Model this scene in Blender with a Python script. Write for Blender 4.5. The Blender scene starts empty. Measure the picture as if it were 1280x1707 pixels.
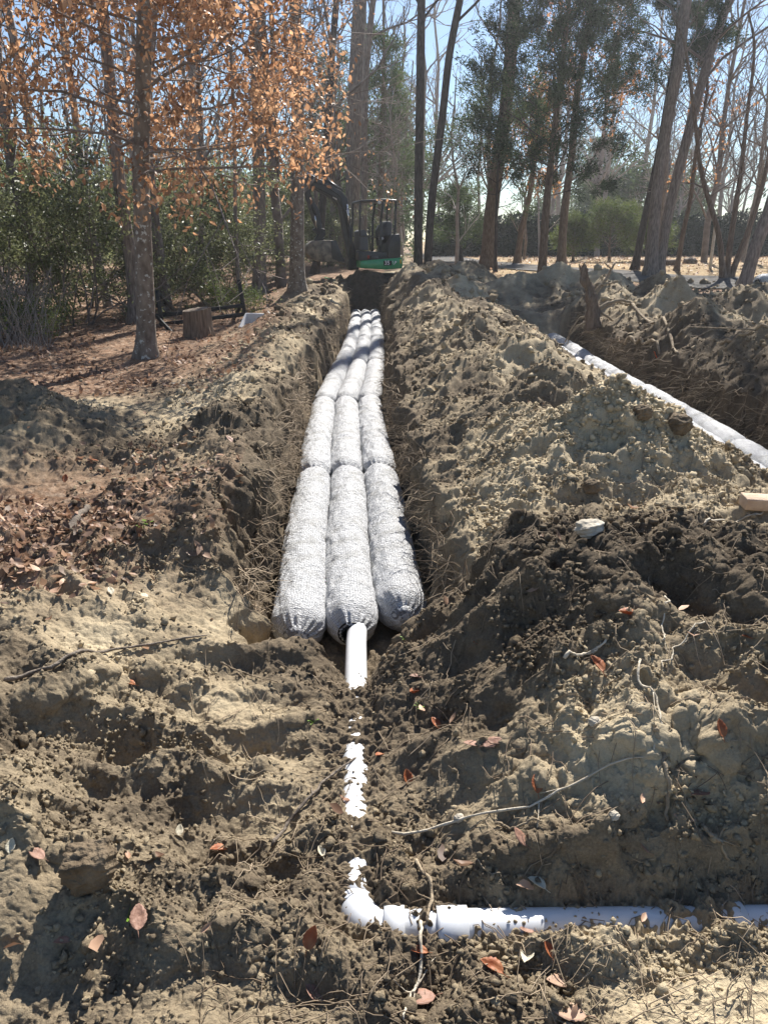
import bpy, math, random
import numpy as np
from mathutils import Vector, Matrix
R = math.radians
C = bpy.context.scene.collection

# ------------------------------------------------------------------ camera, sky, sun, exposure
PITCH = R(20.2); CAM = np.array([0.0, 0.0, 1.6]); F = 1233.0
cam_d = bpy.data.cameras.new('camera'); cam = bpy.data.objects.new('camera', cam_d); C.objects.link(cam)
cam.location = CAM; cam.rotation_euler = (R(90) - PITCH, 0, 0)
cam_d.sensor_fit = 'VERTICAL'; cam_d.sensor_height = 36; cam_d.lens = 36 * F / 1707
cam_d.clip_start = 0.05; cam_d.clip_end = 2000
bpy.context.scene.camera = cam
SUN_AZ, SUN_EL = R(19), R(44)
w = bpy.data.worlds.new('World'); bpy.context.scene.world = w; w.use_nodes = True
wn = w.node_tree; bg = wn.nodes['Background']
sky = wn.nodes.new('ShaderNodeTexSky'); sky.sky_type = 'NISHITA'; sky.sun_disc = False
sky.sun_elevation = SUN_EL; sky.sun_rotation = SUN_AZ; sky.air_density = 1.0; sky.dust_density = 0.1; sky.ozone_density = 3.5
wn.links.new(sky.outputs[0], bg.inputs[0]); bg.inputs[1].default_value = 0.06
sun_d = bpy.data.lights.new('sun', 'SUN'); sun_d.energy = 4.9; sun_d.angle = R(0.5); sun_d.color = (1, .95, .87)
sun = bpy.data.objects.new('sun', sun_d); C.objects.link(sun)
sv = Vector((math.sin(SUN_AZ) * math.cos(SUN_EL), math.cos(SUN_AZ) * math.cos(SUN_EL), math.sin(SUN_EL)))
sun.rotation_euler = sv.to_track_quat('Z', 'Y').to_euler()
vs = bpy.context.scene.view_settings; vs.view_transform = 'Standard'; vs.look = 'None'; vs.exposure = 1.12; vs.gamma = 1
bpy.context.scene.cycles.max_bounces = 6; bpy.context.scene.cycles.diffuse_bounces = 3
bpy.context.scene.cycles.transparent_max_bounces = 4

# ------------------------------------------------------------------ maths helpers
fw = np.array([0, math.cos(PITCH), -math.sin(PITCH)]); up = np.array([0, math.sin(PITCH), math.cos(PITCH)])
def ray(px, py):
    return fw + np.array([1, 0, 0]) * (px - 640) / F + up * (853.5 - py) / F
def at_z(px, py, z):
    d = ray(px, py); return CAM + d * ((z - CAM[2]) / d[2])
def at_y(px, py, y):
    d = ray(px, py); return CAM + d * (y / d[1])
def _h(ix, iy, s):
    n = (ix.astype(np.int64) * 374761393 + iy.astype(np.int64) * 668265263 + s * 2147483647 // 7 + s * 9176) & 0xFFFFFFFF
    n = ((n ^ (n >> 13)) * 1274126177) & 0xFFFFFFFF
    n = ((n ^ (n >> 16)) * 2246822519) & 0xFFFFFFFF
    return ((n ^ (n >> 15)) & 0xFFFFFF) / float(0x1000000)
def noise(x, y, s=0):
    ix = np.floor(x); iy = np.floor(y); fx = x - ix; fy = y - iy
    ux = fx * fx * fx * (fx * (fx * 6 - 15) + 10); uy = fy * fy * fy * (fy * (fy * 6 - 15) + 10)
    def g(a, b, dx, dy):
        t = _h(a, b, s) * 6.2831853; return np.cos(t) * dx + np.sin(t) * dy
    n0 = g(ix, iy, fx, fy); n1 = g(ix + 1, iy, fx - 1, fy); n2 = g(ix, iy + 1, fx, fy - 1); n3 = g(ix + 1, iy + 1, fx - 1, fy - 1)
    return ((n0 * (1 - ux) + n1 * ux) * (1 - uy) + (n2 * (1 - ux) + n3 * ux) * uy) * 1.5
def fbm(x, y, o, s=0, gain=.5):
    a, r, f = 1.0, 0, 1.0
    for i in range(o):
        r = r + a * noise(x * f + i * 17.3, y * f - i * 9.1, s + i); a *= gain; f *= 2.03
    return r
def clod(x, y, s=0):
    """rounded lumps: 0..1 height of the nearest ball, with a random size for each cell"""
    wa = noise(x * .9 + 3, y * .9, s + 9) * .45; wb = noise(x * .9, y * .9 + 5, s + 8) * .45; x = x + wa + .22 * noise(x * 3.1, y * 3.1, s + 5); y = y + wb + .22 * noise(x * 3.3, y * 3.3, s + 6)
    ix = np.floor(x); iy = np.floor(y); best = np.zeros_like(x)
    for dx in (-1, 0, 1):
        for dy in (-1, 0, 1):
            a = ix + dx; b = iy + dy
            cx = a + .15 + .7 * _h(a, b, s + 1); cy = b + .15 + .7 * _h(a, b, s + 2)
            rr = .25 + .5 * _h(a, b, s + 3) ** 1.5
            q = 1 - ((x - cx) ** 2 + (y - cy) ** 2) / (rr * rr)
            best = np.maximum(best, rr * np.sqrt(np.maximum(q, 0)))
    return best
def ss(a, b, x):
    t = np.clip((x - a) / (b - a), 0, 1); return t * t * (3 - 2 * t)
def gauss(x, y, cx, cy, rx, ry, rot=0, p=1.0):
    dx = x - cx; dy = y - cy; c, s = math.cos(rot), math.sin(rot)
    u = (dx * c + dy * s) / rx; v = (-dx * s + dy * c) / ry
    return np.exp(-(u * u + v * v) ** p)

# ------------------------------------------------------------------ the lie of the land
JY = np.array([3.62, 6.55, 9.75, 12.95, 16.2, 19.4, 22.6])        # bundle joints along the first trench
JX = np.array([-.185, -.345, -.50, -.43, -.42, -.47, -.54])
def xc(y): return np.interp(y, JY, JX)
PY = np.array([1.50, 1.62, 1.70, 1.80, 1.92, 2.02, 2.10, 2.45, 2.60, 2.68, 2.75, 2.9, 3.05, 3.2])
PC = np.array([-.012, -.014, .0, -.008, .02, .015, -.012, -.014, .012, .0, .015, .01, -.03, -.08])
def pipe_z(y): return np.interp(y, [1.62, 3.5], [-.31, -.45])      # centre line of the white pipe
def pipe_x(y): return np.interp(y, [1.62, 3.5], [-.088, -.150])
XC = np.array([-.2, -.09, .0, .06, .12, .2, .5, .78, .84, .90, .95, 1.1, 1.6, 2.2])
XV = np.array([-.02, -.028, -.01, -.03, -.004, -.022, -.024, -.02, .008, -.018, .02, -.02, -.03, -.026])
PILES = [  # x, y, height, rx, ry, rotation
    (1.62, 4.85, .42, .62, .36, .1), (1.05, 5.4, .22, .35, .5, .3), (1.5, 6.5, .34, .55, .45, .5), (1.6, 8.3, .34, .5, .5, -.3),
    (.95, 8.2, .18, .35, .8, 0), (1.25, 10.2, .4, .55, .7, .2), (1.8, 11.4, .24, .5, .7, 0), (1.1, 12.8, .44, .6, .8, 0), (1.8, 14.2, .32, .6, .8, .3),
    (.95, 15.6, .5, .6, 1, 0), (1.7, 17.4, .5, .7, 1, 0), (.9, 19, .42, .6, 1.1, .2), (1.6, 20.8, .45, .8, 1, 0), (.75, 22.6, .40, .6, .9, 0), (1.6, 24.0, .4, .8, .8, 0),
    (2.3, 3.6, .18, .7, .5, 0), (4.9, 9.4, .35, .5, .7, 0), (5.2, 7.6, .2, .6, .7, 0), (4.8, 11.6, .38, .5, .6, .4), (5.9, 12.6, .5, .7, .6, 0), (5.4, 14.4, .55, .5, .45, .2),
    (6.9, 13.4, .35, .7, .6, 0), (4.6, 16.3, .38, .5, .9, 0), (6.0, 16.8, .5, .6, .6, 0), (7.6, 11, .32, .8, .8, 0), (3.5, 20.5, .5, .8, .9, .2), (4.7, 20.9, .5, .7, .7, 0),
    (5.9, 20.4, .45, .7, .8, 0), (8.4, 16.6, .5, 1.1, .8, 0), (9.8, 18.4, .5, 1.4, .8, 0), (7.4, 15.2, .3, .7, .6, 0), (6.6, 9.6, .34, .8, .6, 0), (2.6, 22.6, .55, .8, .9, 0),
    (-3.35, 6.6, .32, .75, .55, -.2), (-4.3, 6.0, .26, .8, .8, 0), (-2.75, 5.9, .16, .3, .5, 0), (-1.55, 7.6, .1, .5, .8, .3), (-1.35, 6.1, .17, .35, .55, .2),
    (-1.6, 10.5, .2, .4, 1.3, 0), (-1.9, 14, .35, .55, 1.6, 0), (-1.9, 18, .38, .6, 1.8, 0), (-2.3, 21.5, .4, .7, 1.4, 0)]
DENTS = [(-.53, 1.98, -.13, .25, .17, 0), (-1.12, 2.28, -.15, .22, .20, 0), (-.95, 2.62, -.09, .2, .12, .2), (-.58, 2.42, -.07, .2, .10, 0), (-.30, 2.34, -.07, .15, .08, .1),
         (-1.3, 1.75, .09, .25, .4, 0), (-.75, 2.22, .06, .5, .07, .25), (-.9, 1.62, .06, .4, .2, 0), (-.45, 1.62, .05, .3, .15, .3), (-1.45, 2.55, .1, .25, .2, 0),
         (-1.2, 3.1, .05, .4, .2, 0), (-.75, 2.9, -.05, .25, .07, .1), (-.42, 2.75, -.04, .2, .05, .2), (-.5, 3.05, .05, .35, .06, .1), (-.3, 2.58, .04, .2, .04, 0),
         (.95, 1.32, .05, .4, .12, 0), (.25, 1.35, .03, .2, .1, 0), (-.35, 1.38, -.03, .25, .06, 0)]
def land(x, y, fine=True):
    far = ss(18, 30, y); base = .6 * far
    near = 1 - ss(24, 30, y)
    wx = x + .10 * noise(x * 1.6, y * 1.6, 3) + .05 * noise(x * 6, y * 6, 4)
    wy = y + .10 * noise(x * 1.7, y * 1.7, 5) + .05 * noise(x * 6, y * 6, 6)
    z = base + .10 * fbm(x * .35, y * .35, 2, 11) * (1 - ss(22, 28, y) * .8)
    c = xc(y)
    # spoil either side of the trenches
    sp = np.zeros_like(x)
    for a in PILES:
        g = gauss(wx, wy, *a[:2], a[3], a[4], a[5], .85)
        sp = sp + a[2] * g * np.where(a[0] < 0, 1.0, 1.4)
    body = ss(.55, 1.15, wx - c) * (1 - ss(2.1, 2.75, wx)) * ss(3.3, 4.2, wy) * near
    body2 = ss(4.05, 4.6, wx) * (1 - ss(6.5, 9, wx)) * ss(3.5, 6.5, wy) * (1 - ss(19, 23, wy))
    ridge = gauss(wx - c, 0 * y, -.92, 0, .38, 1) * ss(4.6, 6.5, wy) * (1 - ss(23, 25, wy))
    sp = sp + .13 * body + .20 * body2 + .12 * ridge + .14 * gauss(wx - c, 0 * y, -.78, 0, .22, 1) * ss(3.5, 4.2, wy) * (1 - ss(5, 6, wy))
    z = z + sp
    # mound in front of the digger
    z = z + .0 * wx
    # hollow where one walks, ahead of the trench
    hol = (1 - ss(3.2, 3.9, y)) * (1 - ss(.35, .9, x)) * ss(-2.3, -.4, x)
    z = z - .27 * hol - .20 * (1 - ss(3.2, 3.9, y)) * ss(.35, .9, x) * (1 - ss(1.6, 2, y))
    # the cut bank on the right
    yy = wy + .12 * (x - 1)
    fa = np.interp(yy, [1.50, 1.78, 1.90, 2.2, 2.6, 2.9, 3.2, 3.7], [-.10, -.09, .00, .12, .24, .35, .34, .18])
    fa = fa + .08 * fbm(x * 3, y * 3, 4, 31) + .07 * ss(.6, .9, x) * gauss(x * 0, yy, 0, 2.05, 1, .13)
    bank = ss(.0, 1.0 - .35 * (1 - ss(2.2, 2.9, y)), wx + .12 * noise(x * 5, y * 5, 33)) * (1 - ss(3.4, 4.1, y))
    z = z * (1 - bank) + (fa - .03) * bank - .0
    z = z + .16 * gauss(wx, wy, .42, 3.25, .30, .26)
    z = np.where(y < 1.75, z * ss(1.3, 1.9, y) + (-.27 + .02 * noise(x * 4, y * 4, 40)) * (1 - ss(1.3, 1.9, y)), z)
    for a in DENTS:
        z = z + a[2] * gauss(wx, wy, *a[:2], a[3], a[4], a[5], 1.6) * .9
    # soil over and round the white pipe
    pz = pipe_z(y) + .055
    k = (1 - ss(.05, .22, np.abs(x - pipe_x(y)))) * ss(1.45, 1.6, y) * (1 - ss(3.3, 3.42, y))
    cov = pz + np.interp(y, PY, PC) + .022 * noise(x * 22, y * 22, 50) + .012 * noise(x * 60, y * 60, 51)
    z = z * (1 - k) + cov * k
    pz2 = -.31 + .055
    k = (1 - ss(.05, .16, np.abs(y - 1.62 - .015 * x))) * ss(-.2, -.1, x)
    cov = pz2 + np.interp(x, XC, XV) + .026 * noise(x * 14, y * 18, 52) + .02 * noise(x * 55, y * 55, 53)
    z = z * (1 - k) + cov * k
    # trenches
    wl = wx + .06 * noise(x * 3, y * 4, 8) + .03 * noise(x * 9, y * 11, 12)
    t = 1 - ss(.455, .66 + .10 * noise(x * 1.5, y * 1.3, 19), np.abs(wl - c + .0)) 
    t = t * ss(3.08, 3.38, wy) * (1 - ss(22.9, 24.3, y))
    z = z * (1 - t) + (-.62 + .02 * noise(x * 5, y * 5, 9)) * t
    z = np.maximum(z, -.66 + .56 * gauss(wx, wy, .36, 3.36, .27, .27, 0, 1.2) + .03 * noise(x * 9, y * 9, 77))
    wl2 = wx + .04 * noise(x * 9, y * 4, 18)
    t2 = (1 - ss(.52, .68, np.abs(wl2 - 3.42))) * ss(3.2, 3.6, y) * (1 - ss(16.5, 17.5, y))
    z = z * (1 - t2) + (-.62) * t2
    z = np.maximum(z, -.66 + 1.36 * gauss(wx, wy, -.55, 24.5, 1.15, 1.0, 0, 1.25) + .05 * fbm(x * 4, y * 4, 3, 88)) * (y > 21) + z * (y <= 21)
    if not fine: return z
    inT = np.maximum(t, t2)
    dist = np.hypot(x, y)
    rough = roughness(x, y, sp, bank)
    a = 1 - ss(14, 26, dist) * .3
    pm = np.maximum((1 - ss(.06, .10, np.abs(x - pipe_x(y)))) * ss(1.5, 1.6, y) * (1 - ss(3.3, 3.4, y)), (1 - ss(.05, .09, np.abs(y - 1.62))) * ss(-.2, -.1, x))
    a = a * (1 - .95 * pm)
    z = z + (.05 * fbm(x * 2.6, y * 2.6, 4, 60) * rough + .055 * (1 - 2.2 * np.abs(noise(x * 4.5 + 7, y * 4.5, 65))) * np.clip(rough - .3, 0, 1) + .035 * (.2 + .8 * ss(3.5, 6, dist)) * (clod(x * 3.1, y * 3.1, 70) - .25) * np.clip(rough - .4, 0, 1)
             + (.010 + .018 * ss(3, 6, dist)) * clod(x * 8.5 + .5 * noise(x * 9, y * 9, 1), y * 8.5, 73) * rough) * a * (1 - inT * .6 * (1 - ss(22, 23, y)))
    q = (1 - ss(7, 18, dist))
    q = q * (1 - .85 * pm)
    z = z + q * ((.010 * clod(x * 20, y * 20, 76) + .010 * clod(x * 42, y * 42, 79)) * np.clip(rough + .1, 0, 1) + .011 * fbm(x * 16, y * 16, 4, 83, .6))
    return z
def roughness(x, y, sp, bank):
    smooth = ss(.10, .5, noise(x * 1.1 + 3, y * 1.1, 90) + .35 * noise(x * 4, y * 4, 91))
    r = 1 - .85 * smooth
    r = np.maximum(r, ss(.05, .2, sp) * .95); r = np.maximum(r, bank * .95)
    for (px, py, rx, ry, v) in SMOOTH:
        r = r + (v - r) * np.clip(1.3 * gauss(x, y, px, py, rx, ry, 0, 1.6), 0, 1)
    lit = ss(-1.6, -2.4, x) * ss(6, 8, y); r = r * (1 - .6 * lit)
    r = r * (1 - .93 * ss(24, 27, y)) * (1 - .9 * ss(8.5, 10, x) * ss(18, 20, y))
    return r
SMOOTH = [(-.55, 1.45, .3, .1, .5), (-.36, 2.12, .24, .10, .05), (-.42, 2.36, .22, .06, .05), (-.62, 2.62, .25, .10, .1), (-.85, 3.3, .3, .2, .1), (-1.9, 6.9, .5, .7, .15), (-1.6, 8.6, .5, .7, .15),
          (.85, 1.34, .26, .10, .05), (-.3, 1.36, .2, .07, .1), (-1.2, 2.95, .35, .12, .15), (-.35, 2.9, .3, .25, .35), (2.1, 2.25, .3, .2, .5)]
def sandiness(x, y):
    """real colour of the soil: 0 dark topsoil, 1 pale sand"""
    s = .47 + .46 * fbm(x * .8, y * .8, 3, 120) + .22 * noise(x * 3.7, y * 3.7, 130)
    for (a, b, rx, ry, v, k) in TONES:
        s = s + (v - s) * np.clip(k * gauss(x + .08 * noise(x * 5, y * 5, 7), y + .08 * noise(x * 5, y * 5, 6), a, b, rx, ry, 0, 1.3), 0, 1)
    return np.clip(s, 0, 1)
TONES = [(1.65, 4.75, .75, .6, .95, .95), (2.6, 3.7, 1, .7, .75, .8), (.95, 3.15, .9, .42, .05, .9), (2.2, 2.8, 1.0, .25, .2, .7), (.5, 2.6, .5, .45, .12, .9), (1.7, 2.2, .6, .3, .36, .8), (.85, 1.34, .4, .12, 1, .95),
         (-.36, 2.12, .3, .14, .95, .9), (-.42, 2.4, .3, .1, .85, .8), (-.62, 2.62, .4, .14, .8, .8), (-.9, 3.3, .45, .25, .85, .8), (-.53, 2.0, .2, .12, .25, .6), (-1.0, 1.7, .5, .35, .62, .7), (-.35, 1.4, .3, .12, .7, .7), (-1.7, 4.3, 1.0, .8, .08, .9),
         (-1.05, 6.0, .4, .8, .06, .85), (-1.85, 7.1, .55, .9, .85, .9), (-1.15, 4.8, .22, .6, .6, .8), (-1.5, 9.5, .6, 1, .8, .7), (-3.4, 6.2, 1.2, .9, .25, .8), (4.6, 7.5, .9, 2.5, .10, .7), (1.0, 6.2, .6, .6, .35, .6),
         (1.75, 8.3, .6, .5, .75, .7), (4.6, 20.8, 2, 1, .8, .7), (5.4, 14, .6, .5, .8, .6), (-.1, 2.5, .2, .8, .2, .7), (.3, 1.75, 1, .12, .15, .7), (.2, 1.4, .35, .15, .15, .7), (0, 10, .62, 14, .3, .6), (-.5, 24, 1.3, 1.3, .12, 1.2), (4.1, 9, .35, 9, .12, .9), (-1.0, 10, .16, 9, .2, .7), (.15, 10, .16, 9, .2, .7)]
def litter(x, y):
    """how much of the ground is forest floor or leaf strewn lawn"""
    e = .5 * noise(x * .9, y * .9, 140)
    a = ss(-2.0, -3.0, x + e - (y - 9) * .0) * ss(7.2, 8.6, y + e)
    a = np.maximum(a, .9 * gauss(x, y, -2.15, 4.3, 1.25, 1.15, 0, 2))
    a = np.maximum(a, .9 * gauss(x, y, -2.3, 12.0, .6, 3.6, 0, 2))
    a = np.maximum(a, ss(20.5, 23.5, y + 2 * e) * np.where(x < 0, 1, 0)); a = np.maximum(a, ss(23, 25, y + e) * ss(.5, 2.5, x))
    a = np.maximum(a, ss(20.0, 21.5, y + e) * ss(6.0, 7.5, x + e))
    a = np.maximum(a, ss(9.0, 10.5, x)); a = np.maximum(a, .8 * gauss(x, y, -2.0, 9.6, .55, 1.6, 0, 1.6))
    a = a * (1 - np.clip(1.5 * gauss(x, y, -.5, 23.6, 1.3, 1.6, 0, 2), 0, 1)) * (1 - (np.abs(x - xc(y)) < .7) * (y < 24))
    return a

def ztop(x, y):
    x = np.atleast_1d(np.asarray(x, float)); y = np.atleast_1d(np.asarray(y, float)); return land(x, y)
def hit(px, py, n=900):
    """where the ray through a point of the photograph meets the ground"""
    d = ray(px, py); t = np.geomspace(1.2, 90, n); P = CAM[None] + d[None] * t[:, None]
    h = land(P[:, 0], P[:, 1]); b = np.nonzero(P[:, 2] < h)[0]
    i = b[0] if len(b) else n - 1
    j = max(i - 1, 0); a0 = P[j, 2] - h[j]; a1 = P[i, 2] - h[i]; f = a0 / (a0 - a1 + 1e-9) if i != j else 0
    return P[j] + (P[i] - P[j]) * min(max(f, 0), 1)

# ------------------------------------------------------------------ mesh helpers
class MB:
    def __init__(s): s.V = []; s.F = []; s.n = 0
    def add(s, V, Fs):
        V = np.asarray(V, float).reshape(-1, 3); s.V.append(V)
        for f in Fs: s.F.append(np.asarray(f) + s.n)
        s.n += len(V)
    def tube(s, P, r, sides=5, cap=True):
        P = np.asarray(P, float); n = len(P); r = np.broadcast_to(np.asarray(r, float), (n,))
        T = np.gradient(P, axis=0); T /= np.linalg.norm(T, axis=1)[:, None] + 1e-9
        a = np.array([0, 0, 1.]) if abs(T[0, 2]) < .8 else np.array([1., 0, 0])
        U = np.cross(T, a); U /= np.linalg.norm(U, axis=1)[:, None] + 1e-9; W = np.cross(T, U)
        th = np.arange(sides) * 2 * math.pi / sides
        V = P[:, None] + r[:, None, None] * (np.cos(th)[None, :, None] * U[:, None] + np.sin(th)[None, :, None] * W[:, None])
        i = np.arange(n - 1)[:, None] * sides; j = np.arange(sides)[None]; k = (j + 1) % sides
        Q = np.stack([i + j, i + k, i + sides + k, i + sides + j], -1).reshape(-1, 4)
        Fs = [Q]
        if cap and sides >= 3:
            s.add(V, Fs); s.F.append((np.arange(sides)[::-1] + s.n - n * sides)[None]); s.F.append((np.arange(sides) + s.n - sides)[None])
        else: s.add(V, Fs)
    def box(s, c, d, rot=0):
        x, y, z = np.array(d) / 2; V = np.array([[a, b, e] for a in (-x, x) for b in (-y, y) for e in (-z, z)])
        if np.ndim(rot) == 0: rot = Matrix.Rotation(rot, 3, 'Z')
        V = V @ np.array(rot).T + np.array(c)
        s.add(V, [np.array([[0, 1, 3, 2], [4, 6, 7, 5], [0, 4, 5, 1], [2, 3, 7, 6], [0, 2, 6, 4], [1, 5, 7, 3]])])
    def bar(s, a, b, wd, ht=None):
        a = np.array(a, float); b = np.array(b, float); d = b - a; L = np.linalg.norm(d)
        q = Vector(d).to_track_quat('X', 'Z').to_matrix(); s.box((a + b) / 2, (L, wd, ht or wd), q)
    def prism(s, pts, y0, y1):
        n = len(pts); V = [(p[0], y0, p[1]) for p in pts] + [(p[0], y1, p[1]) for p in pts]
        side = np.array([[i, (i + 1) % n, n + (i + 1) % n, n + i] for i in range(n)])
        s.add(V, [side, np.arange(n)[::-1][None], (np.arange(n) + n)[None]])
    def build(s, name, mat, parent=None, smooth=False, bevel=0, loc=None):
        me = bpy.data.meshes.new(name); V = np.concatenate(s.V) if s.V else np.zeros((0, 3))
        Fl = [f for f in s.F if f.size]
        cnt = np.concatenate([np.full(len(f), f.shape[1]) for f in Fl]); idx = np.concatenate([f.reshape(-1) for f in Fl])
        me.vertices.add(len(V)); me.vertices.foreach_set('co', V.astype(np.float32).reshape(-1))
        me.loops.add(len(idx)); me.loops.foreach_set('vertex_index', idx.astype(np.int32))
        me.polygons.add(len(cnt)); st = np.concatenate([[0], np.cumsum(cnt)[:-1]])
        me.polygons.foreach_set('loop_start', st.astype(np.int32))
        me.update(calc_edges=True); me.validate()
        if smooth: me.polygons.foreach_set('use_smooth', np.ones(len(cnt), bool))
        me.materials.append(mat)
        o = bpy.data.objects.new(name, me); C.objects.link(o)
        if parent is not None: o.parent = parent
        if loc is not None: o.location = loc
        if bevel:
            m = o.modifiers.new('bevel', 'BEVEL'); m.width = bevel; m.segments = 2; m.limit_method = 'ANGLE'
        return o
def tag(o, label=None, cat=None, group=None, kind=None):
    for k, v in (('label', label), ('category', cat), ('group', group), ('kind', kind)):
        if v: o[k] = v
    return o
def thing(name, label, cat, loc=(0, 0, 0), group=None, rz=0):
    o = bpy.data.objects.new(name, None); C.objects.link(o); o.location = loc; o.rotation_euler = (0, 0, rz); o.empty_display_size = .2
    return tag(o, label, cat, group)
def copy_tree(o, parent=None):
    c = o.copy(); C.objects.link(c); c.parent = parent
    for ch in [k for k in o.children]: copy_tree(ch, c)
    return c

# ------------------------------------------------------------------ materials
def mat(name, col, rough=.8, noise_scale=None, col2=None, bump=0, bscale=40, trans=0, metal=0, spec=.3, detail=6, ramp=(.35, .65), coat=0, rnd=0):
    m = bpy.data.materials.new(name); m.use_nodes = True; nt = m.node_tree; p = nt.nodes['Principled BSDF']
    p.inputs['Roughness'].default_value = rough; p.inputs['Metallic'].default_value = metal; p.inputs['Specular IOR Level'].default_value = spec
    p.inputs['Base Color'].default_value = (*col, 1); p.inputs['Coat Weight'].default_value = coat
    tc = nt.nodes.new('ShaderNodeTexCoord'); out = p.inputs['Base Color']; src = None
    if col2:
        n = nt.nodes.new('ShaderNodeTexNoise'); n.inputs['Scale'].default_value = noise_scale; n.inputs['Detail'].default_value = detail
        nt.links.new(tc.outputs['Object'], n.inputs['Vector'])
        r = nt.nodes.new('ShaderNodeValToRGB'); r.color_ramp.elements[0].position = ramp[0]; r.color_ramp.elements[1].position = ramp[1]
        r.color_ramp.elements[0].color = (*col, 1); r.color_ramp.elements[1].color = (*col2, 1)
        nt.links.new(n.outputs[0], r.inputs[0]); src = r.outputs[0]; nt.links.new(src, out)
    if rnd:   # each leaf or clod has its own shade
        g = nt.nodes.new('ShaderNodeNewGeometry'); h = nt.nodes.new('ShaderNodeHueSaturation')
        mr = nt.nodes.new('ShaderNodeMapRange'); mr.inputs[3].default_value = 1 - rnd; mr.inputs[4].default_value = 1 + rnd
        nt.links.new(g.outputs['Random Per Island'], mr.inputs[0]); nt.links.new(mr.outputs[0], h.inputs['Value'])
        if src: nt.links.new(src, h.inputs['Color'])
        else: h.inputs['Color'].default_value = (*col, 1)
        src = h.outputs[0]; nt.links.new(src, out)
    if bump:
        n = nt.nodes.new('ShaderNodeTexNoise'); n.inputs['Scale'].default_value = bscale; n.inputs['Detail'].default_value = 8
        nt.links.new(tc.outputs['Object'], n.inputs['Vector'])
        b = nt.nodes.new('ShaderNodeBump'); b.inputs['Strength'].default_value = bump; b.inputs['Distance'].default_value = .02
        nt.links.new(n.outputs[0], b.inputs['Height']); nt.links.new(b.outputs[0], p.inputs['Normal'])
    if trans:
        t = nt.nodes.new('ShaderNodeBsdfTranslucent'); mx = nt.nodes.new('ShaderNodeMixShader'); mx.inputs[0].default_value = trans
        if src: nt.links.new(src, t.inputs[0])
        else: t.inputs[0].default_value = (*col, 1)
        nt.links.new(p.outputs[0], mx.inputs[1]); nt.links.new(t.outputs[0], mx.inputs[2])
        nt.links.new(mx.outputs[0], nt.nodes['Material Output'].inputs[0])
    return m
def bark(name, c1, c2, scale=6, stretch=.25, bump=.9, spots=None):
    m = mat(name, c1, .9); nt = m.node_tree; p = nt.nodes['Principled BSDF']; tc = nt.nodes.new('ShaderNodeTexCoord')
    mp = nt.nodes.new('ShaderNodeMapping'); mp.inputs['Scale'].default_value = (1, 1, stretch); nt.links.new(tc.outputs['Object'], mp.inputs[0])
    n = nt.nodes.new('ShaderNodeTexNoise'); n.inputs['Scale'].default_value = scale * 4; n.inputs['Detail'].default_value = 8; nt.links.new(mp.outputs[0], n.inputs[0])
    r = nt.nodes.new('ShaderNodeValToRGB'); r.color_ramp.elements[0].position = .35; r.color_ramp.elements[1].position = .65
    r.color_ramp.elements[0].color = (*c1, 1); r.color_ramp.elements[1].color = (*c2, 1); nt.links.new(n.outputs[0], r.inputs[0]); src = r.outputs[0]
    if spots:
        v = nt.nodes.new('ShaderNodeTexNoise'); v.inputs['Scale'].default_value = 16; v.inputs['Detail'].default_value = 3; nt.links.new(tc.outputs['Object'], v.inputs[0])
        r2 = nt.nodes.new('ShaderNodeValToRGB'); r2.color_ramp.elements[0].position = .60; r2.color_ramp.elements[1].position = .66
        nt.links.new(v.outputs[0], r2.inputs[0]); mx = nt.nodes.new('ShaderNodeMix'); mx.data_type = 'RGBA'; mx.inputs[7].default_value = (*spots, 1)
        nt.links.new(r2.outputs[0], mx.inputs[0]); nt.links.new(src, mx.inputs[6]); src = mx.outputs[2]
    nt.links.new(src, p.inputs['Base Color'])
    b = nt.nodes.new('ShaderNodeBump'); b.inputs['Strength'].default_value = bump; b.inputs['Distance'].default_value = .03
    nt.links.new(n.outputs[0], b.inputs['Height']); nt.links.new(b.outputs[0], p.inputs['Normal']); return m
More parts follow.
